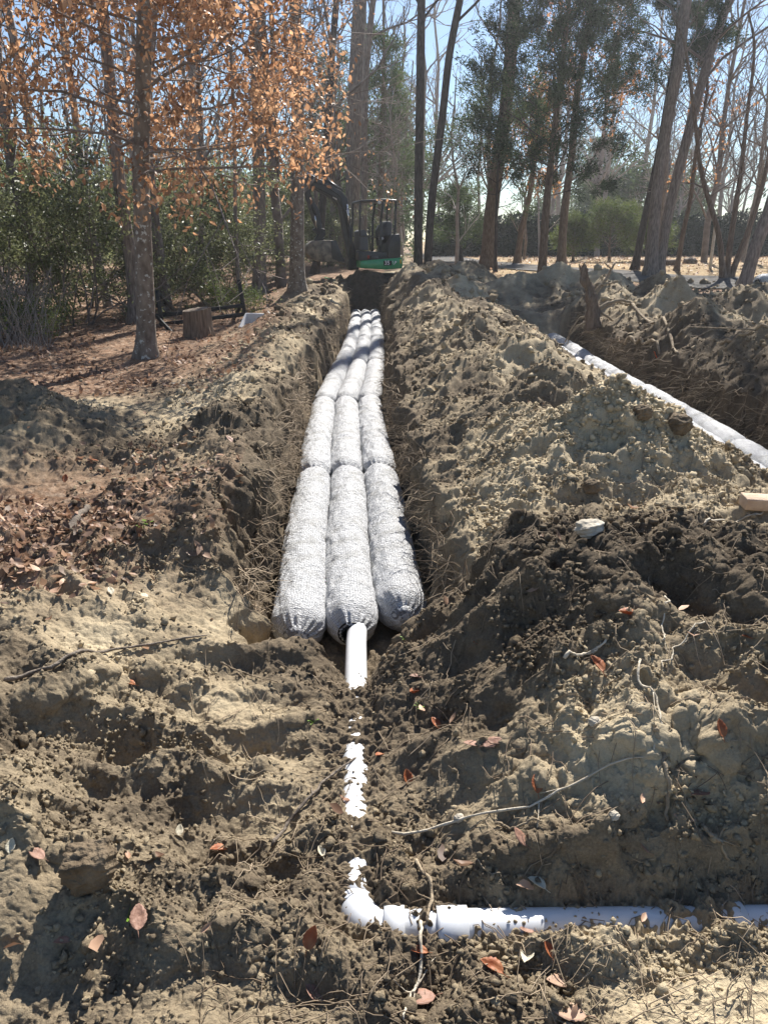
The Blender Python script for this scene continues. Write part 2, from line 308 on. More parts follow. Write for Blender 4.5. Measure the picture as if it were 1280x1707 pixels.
def ground_mat():
    m = bpy.data.materials.new('soil'); m.use_nodes = True; nt = m.node_tree; p = nt.nodes['Principled BSDF']; L = nt.links
    p.inputs['Roughness'].default_value = .95; p.inputs['Specular IOR Level'].default_value = .15
    tc = nt.nodes.new('ShaderNodeTexCoord')
    def nz(sc, det=8):
        n = nt.nodes.new('ShaderNodeTexNoise'); n.inputs['Scale'].default_value = sc; n.inputs['Detail'].default_value = det; n.inputs['Roughness'].default_value = .65
        L.new(tc.outputs['Object'], n.inputs['Vector']); return n.outputs[0]
    def attr(nm):
        a = nt.nodes.new('ShaderNodeAttribute'); a.attribute_name = nm; return a.outputs['Fac']
    def mix(f, a, b):
        x = nt.nodes.new('ShaderNodeMix'); x.data_type = 'RGBA'; L.new(f, x.inputs[0])
        for s, v in ((6, a), (7, b)):
            if isinstance(v, tuple): x.inputs[s].default_value = (*v, 1)
            else: L.new(v, x.inputs[s])
        return x.outputs[2]
    def math_(op, a, b):
        x = nt.nodes.new('ShaderNodeMath'); x.operation = op
        for i, v in enumerate((a, b)):
            if isinstance(v, float): x.inputs[i].default_value = v
            else: L.new(v, x.inputs[i])
        return x.outputs[0]
    def ramp(f, stops):
        r = nt.nodes.new('ShaderNodeValToRGB'); e = r.color_ramp.elements
        e[0].position, e[0].color = stops[0][0], (*stops[0][1], 1); e[1].position, e[1].color = stops[-1][0], (*stops[-1][1], 1)
        for q, c in stops[1:-1]:
            k = e.new(q); k.color = (*c, 1)
        L.new(f, r.inputs[0]); return r.outputs[0]
    t = math_('ADD', attr('sand'), math_('MULTIPLY', math_('SUBTRACT', nz(9), .5), .55))
    t = math_('ADD', t, math_('MULTIPLY', math_('SUBTRACT', nz(120, 4), .5), .5))
    soil = ramp(t, [(0, (.063, .047, .033)), (.3, (.170, .133, .091)), (.6, (.345, .278, .185)), (1, (.56, .465, .315))])
    lit = ramp(nz(34, 5), [(.3, (.05, .03, .02)), (.45, (.17, .10, .06)), (.55, (.28, .18, .12)), (.7, (.42, .33, .25))])
    v = nt.nodes.new('ShaderNodeTexVoronoi'); v.inputs['Scale'].default_value = 16; L.new(tc.outputs['Object'], v.inputs['Vector'])
    leaf = ramp(v.outputs['Color'], [(.1, (.07, .045, .03)), (.4, (.22, .13, .08)), (.7, (.32, .22, .15)), (.95, (.46, .36, .27))])
    lit = mix(nz(3, 3), lit, leaf)
    lawn = ramp(nz(1.6, 7), [(.3, (.22, .16, .09)), (.5, (.36, .26, .15)), (.7, (.42, .34, .2))])
    c = mix(attr('litter'), soil, lit); c = mix(attr('lawn'), c, lawn); L.new(c, p.inputs['Base Color'])
    b = nt.nodes.new('ShaderNodeBump'); b.inputs['Strength'].default_value = .9; b.inputs['Distance'].default_value = .012; L.new(nz(70, 8), b.inputs['Height'])
    b2 = nt.nodes.new('ShaderNodeBump'); b2.inputs['Strength'].default_value = .8; b2.inputs['Distance'].default_value = .004; L.new(nz(330, 3), b2.inputs['Height']); L.new(b.outputs[0], b2.inputs['Normal'])
    L.new(b2.outputs[0], p.inputs['Normal']); return m
def net_mat():
    m = bpy.data.materials.new('netted_foam'); m.use_nodes = True; nt = m.node_tree; p = nt.nodes['Principled BSDF']; L = nt.links
    p.inputs['Roughness'].default_value = .55; uv = nt.nodes.new('ShaderNodeUVMap')
    tc = nt.nodes.new('ShaderNodeTexCoord'); n0 = nt.nodes.new('ShaderNodeTexNoise'); n0.inputs['Scale'].default_value = 9; L.new(tc.outputs['Object'], n0.inputs[0])
    ad = nt.nodes.new('ShaderNodeMixRGB'); ad.blend_type = 'ADD'; ad.inputs[0].default_value = .035; L.new(uv.outputs[0], ad.inputs[1]); L.new(n0.outputs[1], ad.inputs[2])
    sx = nt.nodes.new('ShaderNodeSeparateXYZ'); L.new(ad.outputs[0], sx.inputs[0])
    def line(o, k, wd):
        a = nt.nodes.new('ShaderNodeMath'); a.operation = 'MULTIPLY'; a.inputs[1].default_value = k; L.new(o, a.inputs[0])
        f = nt.nodes.new('ShaderNodeMath'); f.operation = 'FRACT'; L.new(a.outputs[0], f.inputs[0])
        g = nt.nodes.new('ShaderNodeMath'); g.operation = 'LESS_THAN'; g.inputs[1].default_value = wd; L.new(f.outputs[0], g.inputs[0]); return g.outputs[0]
    mxn = nt.nodes.new('ShaderNodeMath'); mxn.operation = 'MAXIMUM'; L.new(line(sx.outputs[0], 68, .12), mxn.inputs[0]); L.new(line(sx.outputs[1], 68, .12), mxn.inputs[1])
    n = nt.nodes.new('ShaderNodeTexNoise'); n.inputs['Scale'].default_value = 7; n.inputs['Detail'].default_value = 6; L.new(tc.outputs['Object'], n.inputs[0])
    r = nt.nodes.new('ShaderNodeValToRGB'); r.color_ramp.elements[0].position = .3; r.color_ramp.elements[0].color = (.44, .44, .43, 1); r.color_ramp.elements[1].position = .5; r.color_ramp.elements[1].color = (.67, .68, .70, 1); L.new(n.outputs[0], r.inputs[0])
    mx = nt.nodes.new('ShaderNodeMix'); mx.data_type = 'RGBA'; mx.inputs[7].default_value = (.16, .16, .17, 1); L.new(r.outputs[0], mx.inputs[6])
    mm = nt.nodes.new('ShaderNodeMath'); mm.operation = 'MULTIPLY'; mm.inputs[1].default_value = .85; L.new(mxn.outputs[0], mm.inputs[0]); L.new(mm.outputs[0], mx.inputs[0])
    L.new(mx.outputs[2], p.inputs['Base Color'])
    mp = nt.nodes.new('ShaderNodeMapping'); mp.inputs['Scale'].default_value = (1, 2.2, 1); L.new(tc.outputs['Object'], mp.inputs[0])
    n2 = nt.nodes.new('ShaderNodeTexNoise'); n2.inputs['Scale'].default_value = 42; n2.inputs['Detail'].default_value = 5; n2.inputs['Distortion'].default_value = 1.2; L.new(mp.outputs[0], n2.inputs[0])
    b = nt.nodes.new('ShaderNodeBump'); b.inputs['Strength'].default_value = 1; b.inputs['Distance'].default_value = .035; L.new(n2.outputs[0], b.inputs['Height']); L.new(b.outputs[0], p.inputs['Normal'])
    return m
M = dict(
    soil=ground_mat(), net=net_mat(),
    crumb=mat('soil_crumb', (.10, .075, .052), .95, 1.3, (.34, .275, .185), .6, 90, rnd=.35, spec=.15),
    clod=mat('dry_clod', (.10, .075, .05), .95, 12, (.22, .17, .115), .9, 60, spec=.15),
    pvc=mat('white_pvc', (.58, .60, .62), .38, 7, (.66, .67, .69), spec=.5, ramp=(.3, .6)),
    black_pipe=mat('black_pipe', (.012, .012, .013), .45),
    brown_leaf=mat('brown_leaf', (.30, .11, .045), .6, 9, (.42, .19, .08), trans=.45, rnd=.35),
    beech_leaf=mat('beech_leaf', (.37, .185, .095), .45, 1.7, (.62, .38, .22), trans=.48, rnd=.5),
    dull_leaf=mat('dull_leaf', (.17, .09, .055), .55, 2.5, (.48, .32, .22), trans=.25, rnd=.6, spec=.35),
    leaf_rust=mat('rusty_leaf', (.34, .10, .04), .5, 26, (.44, .18, .08), .3, 60, trans=.3), leaf_tan=mat('tan_leaf', (.42, .26, .17), .6, 26, (.52, .36, .26), .3, 60, trans=.25),
    leaf_pink=mat('pinkish_leaf', (.27, .145, .10), .55, 26, (.38, .22, .16), .3, 60, trans=.2), leaf_pale=mat('pale_leaf', (.62, .56, .42), .6, 26, (.7, .64, .5), .3, 60, trans=.25),
    root=mat('root', (.20, .15, .10), .9, 20, (.36, .29, .2), .5, 90), pale_root=mat('pale_root', (.42, .36, .27), .8, 20, (.58, .52, .42), .3, 90),
    fibre=mat('root_fibre', (.17, .125, .085), .9, 3, (.34, .27, .19), rnd=.3), stick=mat('stick', (.10, .08, .065), .9, 14, (.24, .2, .16), .6, 70),
    bark_beech=bark('beech_bark', (.13, .10, .08), (.25, .21, .17), 3, .5, .5, (.50, .50, .46)), bark_grey=bark('grey_bark', (.13, .107, .092), (.30, .255, .225), 7, .18, 1),
    bark_dark=bark('dark_bark', (.035, .029, .027), (.10, .085, .08), 7, .18, 1), bark_brown=bark('brown_bark', (.10, .07, .05), (.22, .165, .125), 7, .2, 1),
    twig=mat('twig', (.13, .105, .09), .9, 3, (.25, .21, .19)), twig_dark=mat('dark_twig', (.05, .04, .035), .9), twig_pale=mat('pale_twig', (.26, .22, .20), .9, 3, (.36, .32, .29)),
    cedar=mat('cedar_foliage', (.018, .036, .016), .8, 1.2, (.042, .07, .028), trans=.3, rnd=.4), bush=mat('bush_foliage', (.10, .12, .055), .42, 1.2, (.25, .265, .13), trans=.5, rnd=.45, spec=.5),
    pine=mat('pine_foliage', (.05, .085, .035), .7, .8, (.12, .16, .06), trans=.4, rnd=.4), hedge=mat('hedge_foliage', (.012, .025, .014), .75, 1, (.028, .045, .022), trans=.1, rnd=.3),
    bright=mat('bright_bush_foliage', (.07, .11, .03), .6, 2, (.16, .19, .05), trans=.4, rnd=.4),
    oakleaf=mat('dry_oak_leaf', (.38, .17, .07), .7, 2, (.50, .27, .13), trans=.5, rnd=.35),
    asphalt=mat('asphalt', (.10, .098, .095), 1, 2.5, (.18, .17, .16), .4, 60, spec=.05), white=mat('white_plastic', (.75, .76, .76), .4, 5, (.62, .63, .62)),
    black_paint=mat('black_paint', (.015, .017, .02), .42, 6, (.035, .035, .037), spec=.5), green=mat('green_paint', (.015, .30, .10), .32, 5, (.025, .34, .13), spec=.5, coat=.4),
    iron=mat('black_iron', (.012, .014, .018), .5, 9, (.03, .03, .03)), chrome=mat('chrome', (.7, .7, .7), .2, metal=1), seat=mat('grey_seat', (.10, .105, .115), .6),
    steel=mat('worn_steel', (.10, .085, .07), .5, 6, (.30, .25, .19), .4, 30, metal=.35), rubber=mat('rubber', (.015, .015, .016), .8), red=mat('red_sticker', (.35, .03, .02), .5),
    decal=mat('white_decal', (.8, .8, .8), .5), lamp=mat('lamp_glass', (.7, .72, .75), .15, spec=.8), yellow=mat('yellow_sticker', (.7, .5, .05), .5),
    stump=bark('stump_side', (.11, .08, .06), (.25, .19, .14), 8, .1, 1), cutwood=mat('cut_wood', (.20, .15, .11), .9, 14, (.32, .26, .2), .5, 50), brick=mat('pale_brick', (.48, .34, .24), .85, 15, (.58, .45, .33), .4, 60),
    stone=mat('white_stone', (.32, .28, .22), .9, 9, (.55, .5, .42), .6, 40), orange=mat('orange_leaf', (.75, .13, .03), .6, trans=.4), wood=mat('grey_wood', (.40, .36, .30), .9, 8, (.55, .5, .43)), grass=mat('young_green', (.16, .28, .03), .6, trans=.3))

# ------------------------------------------------------------------ ground (one sheet to the horizon)
def build_ground():
    a = np.radians(np.linspace(60, 1.2, 1180)); yf = 1.75 / np.tan(a); extra = np.arange(9, 27, .075); yf = np.sort(np.concatenate([yf, extra + .0371])); yf = yf[np.concatenate([[True], (np.diff(yf) > .0035) | (yf[1:] < 8.9)])]
    ys = np.concatenate([[-400, -150, -60, -25, -12, -6, -3, -1.5, -.7, -.2, .2, .5, .75, .9], yf, [95, 120, 170, 260, 500]])
    u = np.linspace(-1, 1, 1180); u = .72 * u + .28 * u ** 3
    half = 1.5 + .72 * np.maximum(ys, 0)
    X = u[None] * half[:, None]; ext = np.array([1.15, 1.5, 2.5, 6, 20, 80])
    lim = np.maximum(half, 8)
    E = lim[:, None] * ext[None]; E = np.minimum(E, 900); E = np.maximum(E, half[:, None] * 1.02 + np.arange(6)[None] * .5)
    X = np.concatenate([-E[:, ::-1], X, E], 1); Y = np.repeat(ys[:, None], X.shape[1], 1)
    fx, fy = X.ravel(), Y.ravel(); z = land(fx, fy)
    Zg = z.reshape(X.shape); gx = np.gradient(Zg, axis=1) / np.maximum(np.gradient(X, axis=1), 1e-4); gy = np.gradient(Zg, axis=0) / np.maximum(np.gradient(Y, axis=0), 1e-4)
    def blur(a):
        for ax in (0, 1):
            for _ in range(3): a = (np.roll(a, 1, ax) + a * 2 + np.roll(a, -1, ax)) / 4
        return a
    ok = (Y > .5) & (Y < 26) & (np.abs(X) < 1.4 + .7 * Y); sx_ = blur(np.clip(gx / 2.5, -1, 1)) * ok; sy_ = blur(np.clip(gy / 1.6, -1, 1)) * ok
    fade = 1 - ss(10, 24, Y) * .5
    lump = lambda a, b, q: .05 * fbm(a * 3.5, b * 5, 6, q, .62) + .006 * clod(a * 26, b * 28, q + 6)
    pm = np.maximum((1 - ss(.07, .16, np.abs(X - pipe_x(Y)))) * (Y < 3.5), (1 - ss(.07, .2, np.abs(Y - 1.62))) * (X > -.25)); fade = fade0 = 1 - ss(10, 24, Y) * .5; sy_ = sy_ * (1 - pm); sx_ = sx_ * (1 - pm)
    X = X - sx_ * np.where(np.abs(sx_) > .05, lump(Y, Zg, 500), 0) * fade; Y = Y - sy_ * np.where(np.abs(sy_) > .05, lump(X, Zg, 520), 0) * fade * .5; fx, fy = X.ravel(), Y.ravel()
    m = MB(); ny, nx = X.shape
    i = (np.arange(ny - 1)[:, None] * nx + np.arange(nx - 1)[None]).ravel()
    m.add(np.stack([fx, fy, z], 1), [np.stack([i, i + 1, i + nx + 1, i + nx], 1)])
    o = m.build('ground', M['soil'], smooth=True); tag(o, 'churned sandy earth with two trenches, spoil heaps and leafy forest floor', 'ground', kind='structure')
    lw = ss(23.5, 25, fy) * ss(2.5, 4.5, fx)
    for nm, val in (('sand', sandiness(fx, fy)), ('litter', litter(fx, fy)), ('lawn', lw)):
        at = o.data.attributes.new(nm, 'FLOAT', 'POINT'); at.data.foreach_set('value', val.astype(np.float32))
build_ground()

# driveway: a thin slab draped on the ground
def driveway():
    c = np.array([(3.0, 60), (3.2, 46), (4.0, 36), (5.6, 29.5), (8.2, 25.8), (11.5, 24.2), (16, 23.5), (24, 23), (40, 23)])
    t = np.linspace(0, len(c) - 1, 90); P = np.stack([np.interp(t, np.arange(len(c)), c[:, 0]), np.interp(t, np.arange(len(c)), c[:, 1])], 1)
    for _ in range(8): P[1:-1] = (P[:-2] + P[1:-1] * 2 + P[2:]) / 4
    T = np.gradient(P, axis=0); T /= np.linalg.norm(T, axis=1)[:, None]; N = np.stack([-T[:, 1], T[:, 0]], 1)
    k = np.linspace(-1.4, 1.4, 9); Q = P[:, None] + N[:, None] * k[None, :, None]
    z = land(Q[..., 0].ravel(), Q[..., 1].ravel(), False) + .035
    V = np.concatenate([Q.reshape(-1, 2), z[:, None]], 1); i = (np.arange(89)[:, None] * 9 + np.arange(8)[None]).ravel()
    m = MB(); m.add(V, [np.stack([i, i + 1, i + 10, i + 9], 1)])
    tag(m.build('driveway', M['asphalt'], smooth=True), 'grey driveway curving past the trees', 'driveway', kind='structure')
driveway()

# ------------------------------------------------------------------ netted drain bundles
def bundle_mesh(seed, L=3.05, nv=230, ns=64, amp=1.0):
    v = np.linspace(0, L, nv); th = np.linspace(0, 2 * math.pi, ns + 1)[:-1]
    e = np.minimum(v, L - v); r = .153 - .095 * np.clip(1 - e / .20, 0, 1) ** 2.3 - .004 * np.clip(1 - e / .3, 0, 1)
    V, T = np.meshgrid(v, th, indexing='ij'); q = np.cos(T) * 1.0; qq = np.sin(T) * 1.0
    w1 = fbm(V * 5 + 3 * seed, q * 2 + qq * 1.3, 3, seed) * .008
    w2 = (1 - np.abs(fbm(V * 17, T * 2.2 + 1.4 * V, 3, seed + 5))) * .009 * (.6 + .6 * noise(V * 2.1, q, seed + 9))
    gather = np.sin(T * 17 + seed) * .006 * np.clip(1 - np.minimum(V, L - V) / .12, 0, 1)
    rr = r[:, None] + (w1 + w2 * amp + gather)
    P = np.stack([np.sin(T) * rr + .008 * np.sin(V * 2.3 + seed), V, np.cos(T) * rr * .97], -1)
    m = MB(); i = (np.arange(nv - 1)[:, None] * ns); j = np.arange(ns)[None]; k = (j + 1) % ns
    F4 = np.stack([i + j, i + ns + j, i + ns + k, i + k], -1).reshape(-1, 4)
    n0 = nv * ns; Vc = np.concatenate([P.reshape(-1, 3)])
    m.add(Vc, [F4]); o = m.build('netted_fill', M['net'], smooth=True)
    uvl = o.data.uv_layers.new(name='UVMap'); lv = np.zeros(len(o.data.loops), np.int32); o.data.loops.foreach_get('vertex_index', lv)
    U = lv % ns; Vr = lv // ns; uu = U * (.94 / ns); vv = v[Vr]
    # keep the seam face continuous
    first = lv.reshape(-1, 4); sm = (first % ns).max(1) - (first % ns).min(1) > ns // 2
    uu = uu.reshape(-1, 4); uu[sm] = np.where(first[sm] % ns == 0, .94, uu[sm])
    uvl.data.foreach_set('uv', np.stack([uu.ravel(), vv], 1).astype(np.float32).ravel()); return o
def make_bundle(seed, ns, nv):
    t = thing('drain_bundle', 'x', 'drain bundle'); o = bundle_mesh(seed, nv=nv, ns=ns); o.parent = t
    for y0, y1 in ((-.012, .30), (2.75, 3.062)):
        m = MB(); n = 13; ys = np.linspace(y0, y1, n); rr = np.where(np.arange(n) % 2, .056, .049); k = np.concatenate([np.arange(n), np.arange(n)[::-1]])
        m.tube([(0, ys[i] + (1e-3 if q >= n else 0), 0) for q, i in enumerate(k)], np.where(np.arange(2 * n) < n, rr[k], rr[k] * .86), 20, cap=False)
        m.build('inner_pipe', M['black_pipe'], t)
    th = np.linspace(0, 2 * math.pi, 40)
    for y0 in (.012, 3.038):
        m = MB(); m.tube(np.stack([np.cos(th) * .066, y0 + 0 * th, np.sin(th) * .066], 1), .006, 5); m.build('net_tie', M['black_pipe'], t)
    return t
protoA = [make_bundle(s, 96, 420) for s in (1, 2, 3)]; protoB = [make_bundle(s, 40, 150) for s in (4, 5, 6)]
ORD = ['nearest', 'second', 'third', 'fourth', 'fifth', 'farthest']
ROWN = ['left', 'middle', 'right']; used = set(); GRP = 'white netted drain bundles laid end to end in the trenches'
for i in range(6):
    a = np.array([JX[i], JY[i]]); b = np.array([JX[i + 1], JY[i + 1]]); d = (b - a) / np.linalg.norm(b - a); nrm = np.array([d[1], -d[0]])
    L = np.linalg.norm(b - a); rz = math.atan2(-d[0], d[1])
    for r in range(3):
        src = (protoA if i < 2 else protoB)[(r + i) % 3]
        t = src if src.name not in used else copy_tree(src); used.add(src.name)
        off = (r - 1) * (.298 if i < 3 else .275); p = a + nrm * off + np.array([0, -.0 if r == 1 else (.05 if r == 2 else -.03)])
        t.location = (p[0], p[1], -.455); t.rotation_euler = (0, 0, rz)
        t.scale = (1, L / 3.055, 1)
        if i == 0 and r == 2: t.location.y += .12; t.scale.y *= .96
        if i == 0 and r != 1:   # no pipe leaves these two: the net is gathered over the end
            kids = [c for c in t.children if c.name.startswith('inner_pipe')]; near = min(kids, key=lambda c: min(v.co.y for v in c.data.vertices)); bpy.data.objects.remove(near)
            m = MB(); rr_ = np.array([.075, .066, .050, .032, .014, .002]); yy_ = np.array([.02, -.002, -.016, -.024, -.026, -.018]); q0 = m.n; m.tube(np.stack([0 * yy_, yy_ - np.arange(6) * 1e-4, 0 * yy_], 1), rr_, 48, False)
            Vc = m.V[-1]; an = np.arctan2(Vc[:, 0], Vc[:, 2]); m.V[-1] = Vc + np.stack([0 * an, .006 * np.sin(an * 15) * np.hypot(Vc[:, 0], Vc[:, 2]) / .07, 0 * an], 1); m.build('net_end', M['net'], t, smooth=True)
        t['label'] = f'white netted drain bundle, {ORD[i]} of the {ROWN[r]} row in the main trench' if i else f'white netted drain bundle at the near end of the {ROWN[r]} row'
        if i == 0 and r == 1: t['label'] = 'white netted bundle at the near end of the middle row, joined to the white pipe'
        t['category'] = 'drain bundle'; t['group'] = GRP
for k, (xx, y0, n) in enumerate([(3.36, 4.0, 4), (3.66, 4.3, 4)]):
    for i in range(n):
        t = copy_tree(protoB[(i + k) % 3]); t.location = (xx + .02 * math.sin(i * 2 + k), y0 + i * 3.06, -.45)
        t.rotation_euler = (0, 0, R([.4, -.5, .3, -.2][i]))
        t['label'] = f'{["nearest", "second nearest", "third nearest", "farthest"][i]} white netted bundle of the {["left", "right"][k]} row in the second trench, beyond the spoil'; t['category'] = 'drain bundle'; t['group'] = GRP
t = copy_tree(protoB[0]); t.location = (8.15, 16.9, 1); t.rotation_euler = (0, R(4), R(-60)); t.scale = (1.1, .9, 1.1)
t.location.z = max(float(ztop(8.15, 16.9)[0]), float(ztop(9.2, 17.5)[0])) + .10
tag(t, 'white and black netted bundle lying loose on the spoil at the far right', 'drain bundle', GRP)

# ------------------------------------------------------------------ white drain pipe
dp = thing('drain_pipe', 'white plastic drain pipe half buried in soil, turning right at an elbow', 'pipe', (-.088, 1.62, -.31))
def pipe_part(name, P, r, sides=40, mt='pvc', parent=dp):
    P = np.array(P) - np.array(dp.location); m = MB(); m.tube(P, r, sides); return m.build(name, M[mt], parent, smooth=True)
n = 40; yy = np.linspace(1.72, 3.72, n)
pipe_part('long_pipe', np.stack([pipe_x(yy), yy, pipe_z(yy)], 1), .0555)
th = np.linspace(0, math.pi / 2, 14); rr = .10
pipe_part('elbow', [(-.088 + rr * (1 - math.cos(t_)), 1.72 - rr * math.sin(t_), -.315 + .0) for t_ in th], .060)
pipe_part('socket', [(.00, 1.62, -.31), (.06, 1.62, -.31)], .0665)
pipe_part('socket', [(.155, 1.62, -.31), (.165, 1.62, -.31), (.245, 1.62, -.31)], .0665)
pipe_part('cross_pipe', [(x, 1.62 + .015 * x, -.31) for x in np.linspace(.04, 2.4, 30)], .0555)
pipe_part('socket', [(.985, 1.635, -.31), (1.06, 1.636, -.31)], .0675)

# ------------------------------------------------------------------ loose crumbs of soil, roots and litter
def ico():
    p = (1 + 5 ** .5) / 2; V = np.array([(-1, p, 0), (1, p, 0), (-1, -p, 0), (1, -p, 0), (0, -1, p), (0, 1, p), (0, -1, -p), (0, 1, -p), (p, 0, -1), (p, 0, 1), (-p, 0, -1), (-p, 0, 1)], float)
    V /= np.linalg.norm(V[0]); Fc = np.array([(0, 11, 5), (0, 5, 1), (0, 1, 7), (0, 7, 10), (0, 10, 11), (1, 5, 9), (5, 11, 4), (11, 10, 2), (10, 7, 6), (7, 1, 8), (3, 9, 4), (3, 4, 2), (3, 2, 6), (3, 6, 8), (3, 8, 9), (4, 9, 5), (2, 4, 11), (6, 2, 10), (8, 6, 7), (9, 8, 1)])
    return V, Fc
rs = np.random.RandomState(7)
def scatter(n, y0, y1, dens, spread=.62, mx=1.4):
    """points thrown over the ground in front of the camera, kept by a density function"""
    y = np.exp(rs.uniform(math.log(y0), math.log(y1), n)); x = rs.uniform(-1, 1, n) * (mx * .5 + spread * y)
    k = rs.rand(n) < dens(x, y); return x[k], y[k]
def crumbs():
    V, Fc = ico(); N = 100000
    def dens(x, y):
        f = land(x, y, False); rgh = roughness(x, y, np.maximum(f, 0), 0 * x)
        tt = (np.abs(x - xc(y)) < .5) & (y > 3.35); t2 = (np.abs(x - 3.42) < .6) & (y > 3.5)
        clump = ss(-.3, .5, fbm(x * 2.2, y * 2.2, 3, 300))
        pm = (np.abs(x - pipe_x(y)) < .055) & (y < 3.4) & (y > 1.5); pm |= (np.abs(y - 1.62) < .055) & (x > -.15)
        return np.where(tt | t2, 0, np.where(pm, .05, (.03 + rgh) * (.2 + clump))) * (1 - .85 * litter(x, y))
    x, y = scatter(N, 1.05, 17, dens); n = len(x)
    s = .0025 + .008 * rs.rand(n) ** 3.5 + .0011 * y * rs.rand(n) + (rs.rand(n) < .012) * .016 * rs.rand(n)
    pm = ((np.abs(x - pipe_x(y)) < .06) & (y < 3.4)) | (np.abs(y - 1.62) < .06); s = np.where(pm, np.minimum(s, .005), s)
    z = np.maximum(land(x, y), np.where((np.abs(x - pipe_x(y)) < .04) & (y < 3.4) & (y > 1.7), pipe_z(y) + .053, -9))
    z = np.maximum(z, np.where((np.abs(y - 1.62) < .04) & (x > 0), -.257, -9))
    x2, y2 = scatter(90000, 3.4, 25, lambda a, b: np.where((np.abs(a - xc(b)) < .62) | (np.abs(a - 3.42) < .62) | (a < -2.2), 0, .25 + ss(-.2, .4, fbm(a * 1.7, b * 1.7, 3, 310))))
    x2 = np.concatenate([x2, 1.62 + .5 * rs.randn(9000), 1.2 + .8 * rs.randn(9000)]); y2 = np.concatenate([y2, 4.8 + .33 * rs.randn(9000), 3.1 + .45 * rs.randn(9000)]); k2 = (np.abs(x2 - xc(y2)) > .7) & (np.abs(x2 - 3.42) > .6); x2 = x2[k2]; y2 = y2[k2]
    x = np.concatenate([x, x2]); y = np.concatenate([y, y2]); s = np.concatenate([s, .002 + .0045 * y2 * rs.rand(len(x2)) ** 12 + .0009 * y2 * rs.rand(len(x2)) ** 2]); n = len(x); z = np.concatenate([z, land(x2, y2)])
    P = V[None] * s[:, None, None] * (1 + .42 * rs.randn(n, 12, 1)) * rs.uniform(.7, 1.3, (n, 1, 3)) + np.stack([x, y, z + s * .35], 1)[:, None]
    m = MB(); idx = (Fc[None] + (np.arange(n) * 12)[:, None, None]).reshape(-1, 3); m.add(P.reshape(-1, 3), [idx])
    o = m.build('soil_crumbs', M['soil']); sd = np.clip(sandiness(x, y) + .12 * rs.randn(n) + .06, 0, 1)
    at = o.data.attributes.new('sand', 'FLOAT', 'POINT'); at.data.foreach_set('value', np.repeat(sd, 12).astype(np.float32)); tag(o, 'crumbled soil strewn over the dug earth', 'soil', kind='stuff')
crumbs()
LV = np.array([(0, 0, 0), (0, .33, -.03), (0, .68, -.01), (0, 1, .07), (-.21, .22, .05), (-.27, .58, .09), (.21, .22, .05), (.27, .58, .09)]); 
LFt = np.array([(0, 1, 4), (0, 6, 1), (2, 3, 5), (2, 7, 3)]); LFq = np.array([(1, 2, 5, 4), (1, 6, 7, 2)])
def rotmats(n, tilt, flat=True, rs=rs):
    yaw = rs.uniform(0, 2 * math.pi, n); a = rs.randn(n) * tilt; b = rs.randn(n) * tilt
    cz, sz, ca, sa, cb, sb = np.cos(yaw), np.sin(yaw), np.cos(a), np.sin(a), np.cos(b), np.sin(b); o = 0 * yaw; l = o + 1
    Rz = np.stack([cz, -sz, o, sz, cz, o, o, o, l], 1).reshape(-1, 3, 3); Rx = np.stack([l, o, o, o, ca, -sa, o, sa, ca], 1).reshape(-1, 3, 3); Ry = np.stack([cb, o, sb, o, l, o, -sb, o, cb], 1).reshape(-1, 3, 3)
    return Rz @ Rx @ Ry
def leaves(m, pos, size, tilt, curl=1.0, down=False):
    n = len(pos); T = np.repeat(LV[None], n, 0).copy(); T[:, :, 2] *= curl * rs.uniform(-.5, 2.2, (n, 1)); T[:, 3, 2] += rs.uniform(-.25, .45, n)
    T[:, :, 0] *= rs.uniform(.7, 1.15, (n, 1))
    Rm = rotmats(n, tilt)
    if down:
        q = np.array([[1, 0, 0], [0, 0, 1], [0, -1, 0]]); T = T @ q.T
    P = np.einsum('nij,nkj->nki', Rm, T) * size[:, None, None] + pos[:, None]
    b = (np.arange(n) * 8)[:, None, None]; m.add(P.reshape(-1, 3), [(LFt[None] + b).reshape(-1, 3), (LFq[None] + b).reshape(-1, 4)])
def litter_leaves():
    m = MB()
    def dens(x, y):
        a = litter(x, y) * (x < 1) * (y < 24) * np.clip(.35 + fbm(x * 1.3, y * 1.3, 2, 400), 0, 1) * np.where(y < 7, 1, .9)
        tt = (np.abs(x - xc(y)) < .6) & (y > 3.3); return np.where(tt, 0, a + .0012)
    x, y = scatter(120000, 1.2, 26, dens, .9); n = len(x); P = np.stack([x, y, land(x, y) + .008 + .02 * rs.rand(n)], 1)
    leaves(m, P, np.where(y < 7, rs.uniform(.035, .075, n), rs.uniform(.05, .10, n)), .5)
    tag(m.build('leaf_litter', M['dull_leaf']), 'brown leaf litter covering the forest floor on the left', 'leaf litter', kind='stuff')
    m = MB(); x = rs.uniform(3, 34, 9000); y = rs.uniform(24, 50, 9000); dd = np.min([np.hypot(x - np.interp(t, [0, 1, 2, 3, 4, 5, 6, 7], [3.1, 3.2, 4, 5.6, 8.2, 11.5, 16, 24]), y - np.interp(t, [0, 1, 2, 3, 4, 5, 6, 7], [55, 46, 36, 29.5, 25.8, 24.2, 23.5, 23])) for t in np.linspace(0, 7, 60)], 0); kk = (dd > 1.7) | (rs.rand(9000) < .06); x = x[kk]; y = y[kk]
    P = np.stack([x, y, land(x, y, False) + .04], 1); leaves(m, P, rs.uniform(.07, .14, len(x)), .3)
    tag(m.build('lawn_leaves', M['dull_leaf']), 'dry leaves strewn over the lawn beyond the driveway', 'fallen leaves', kind='stuff')
litter_leaves()
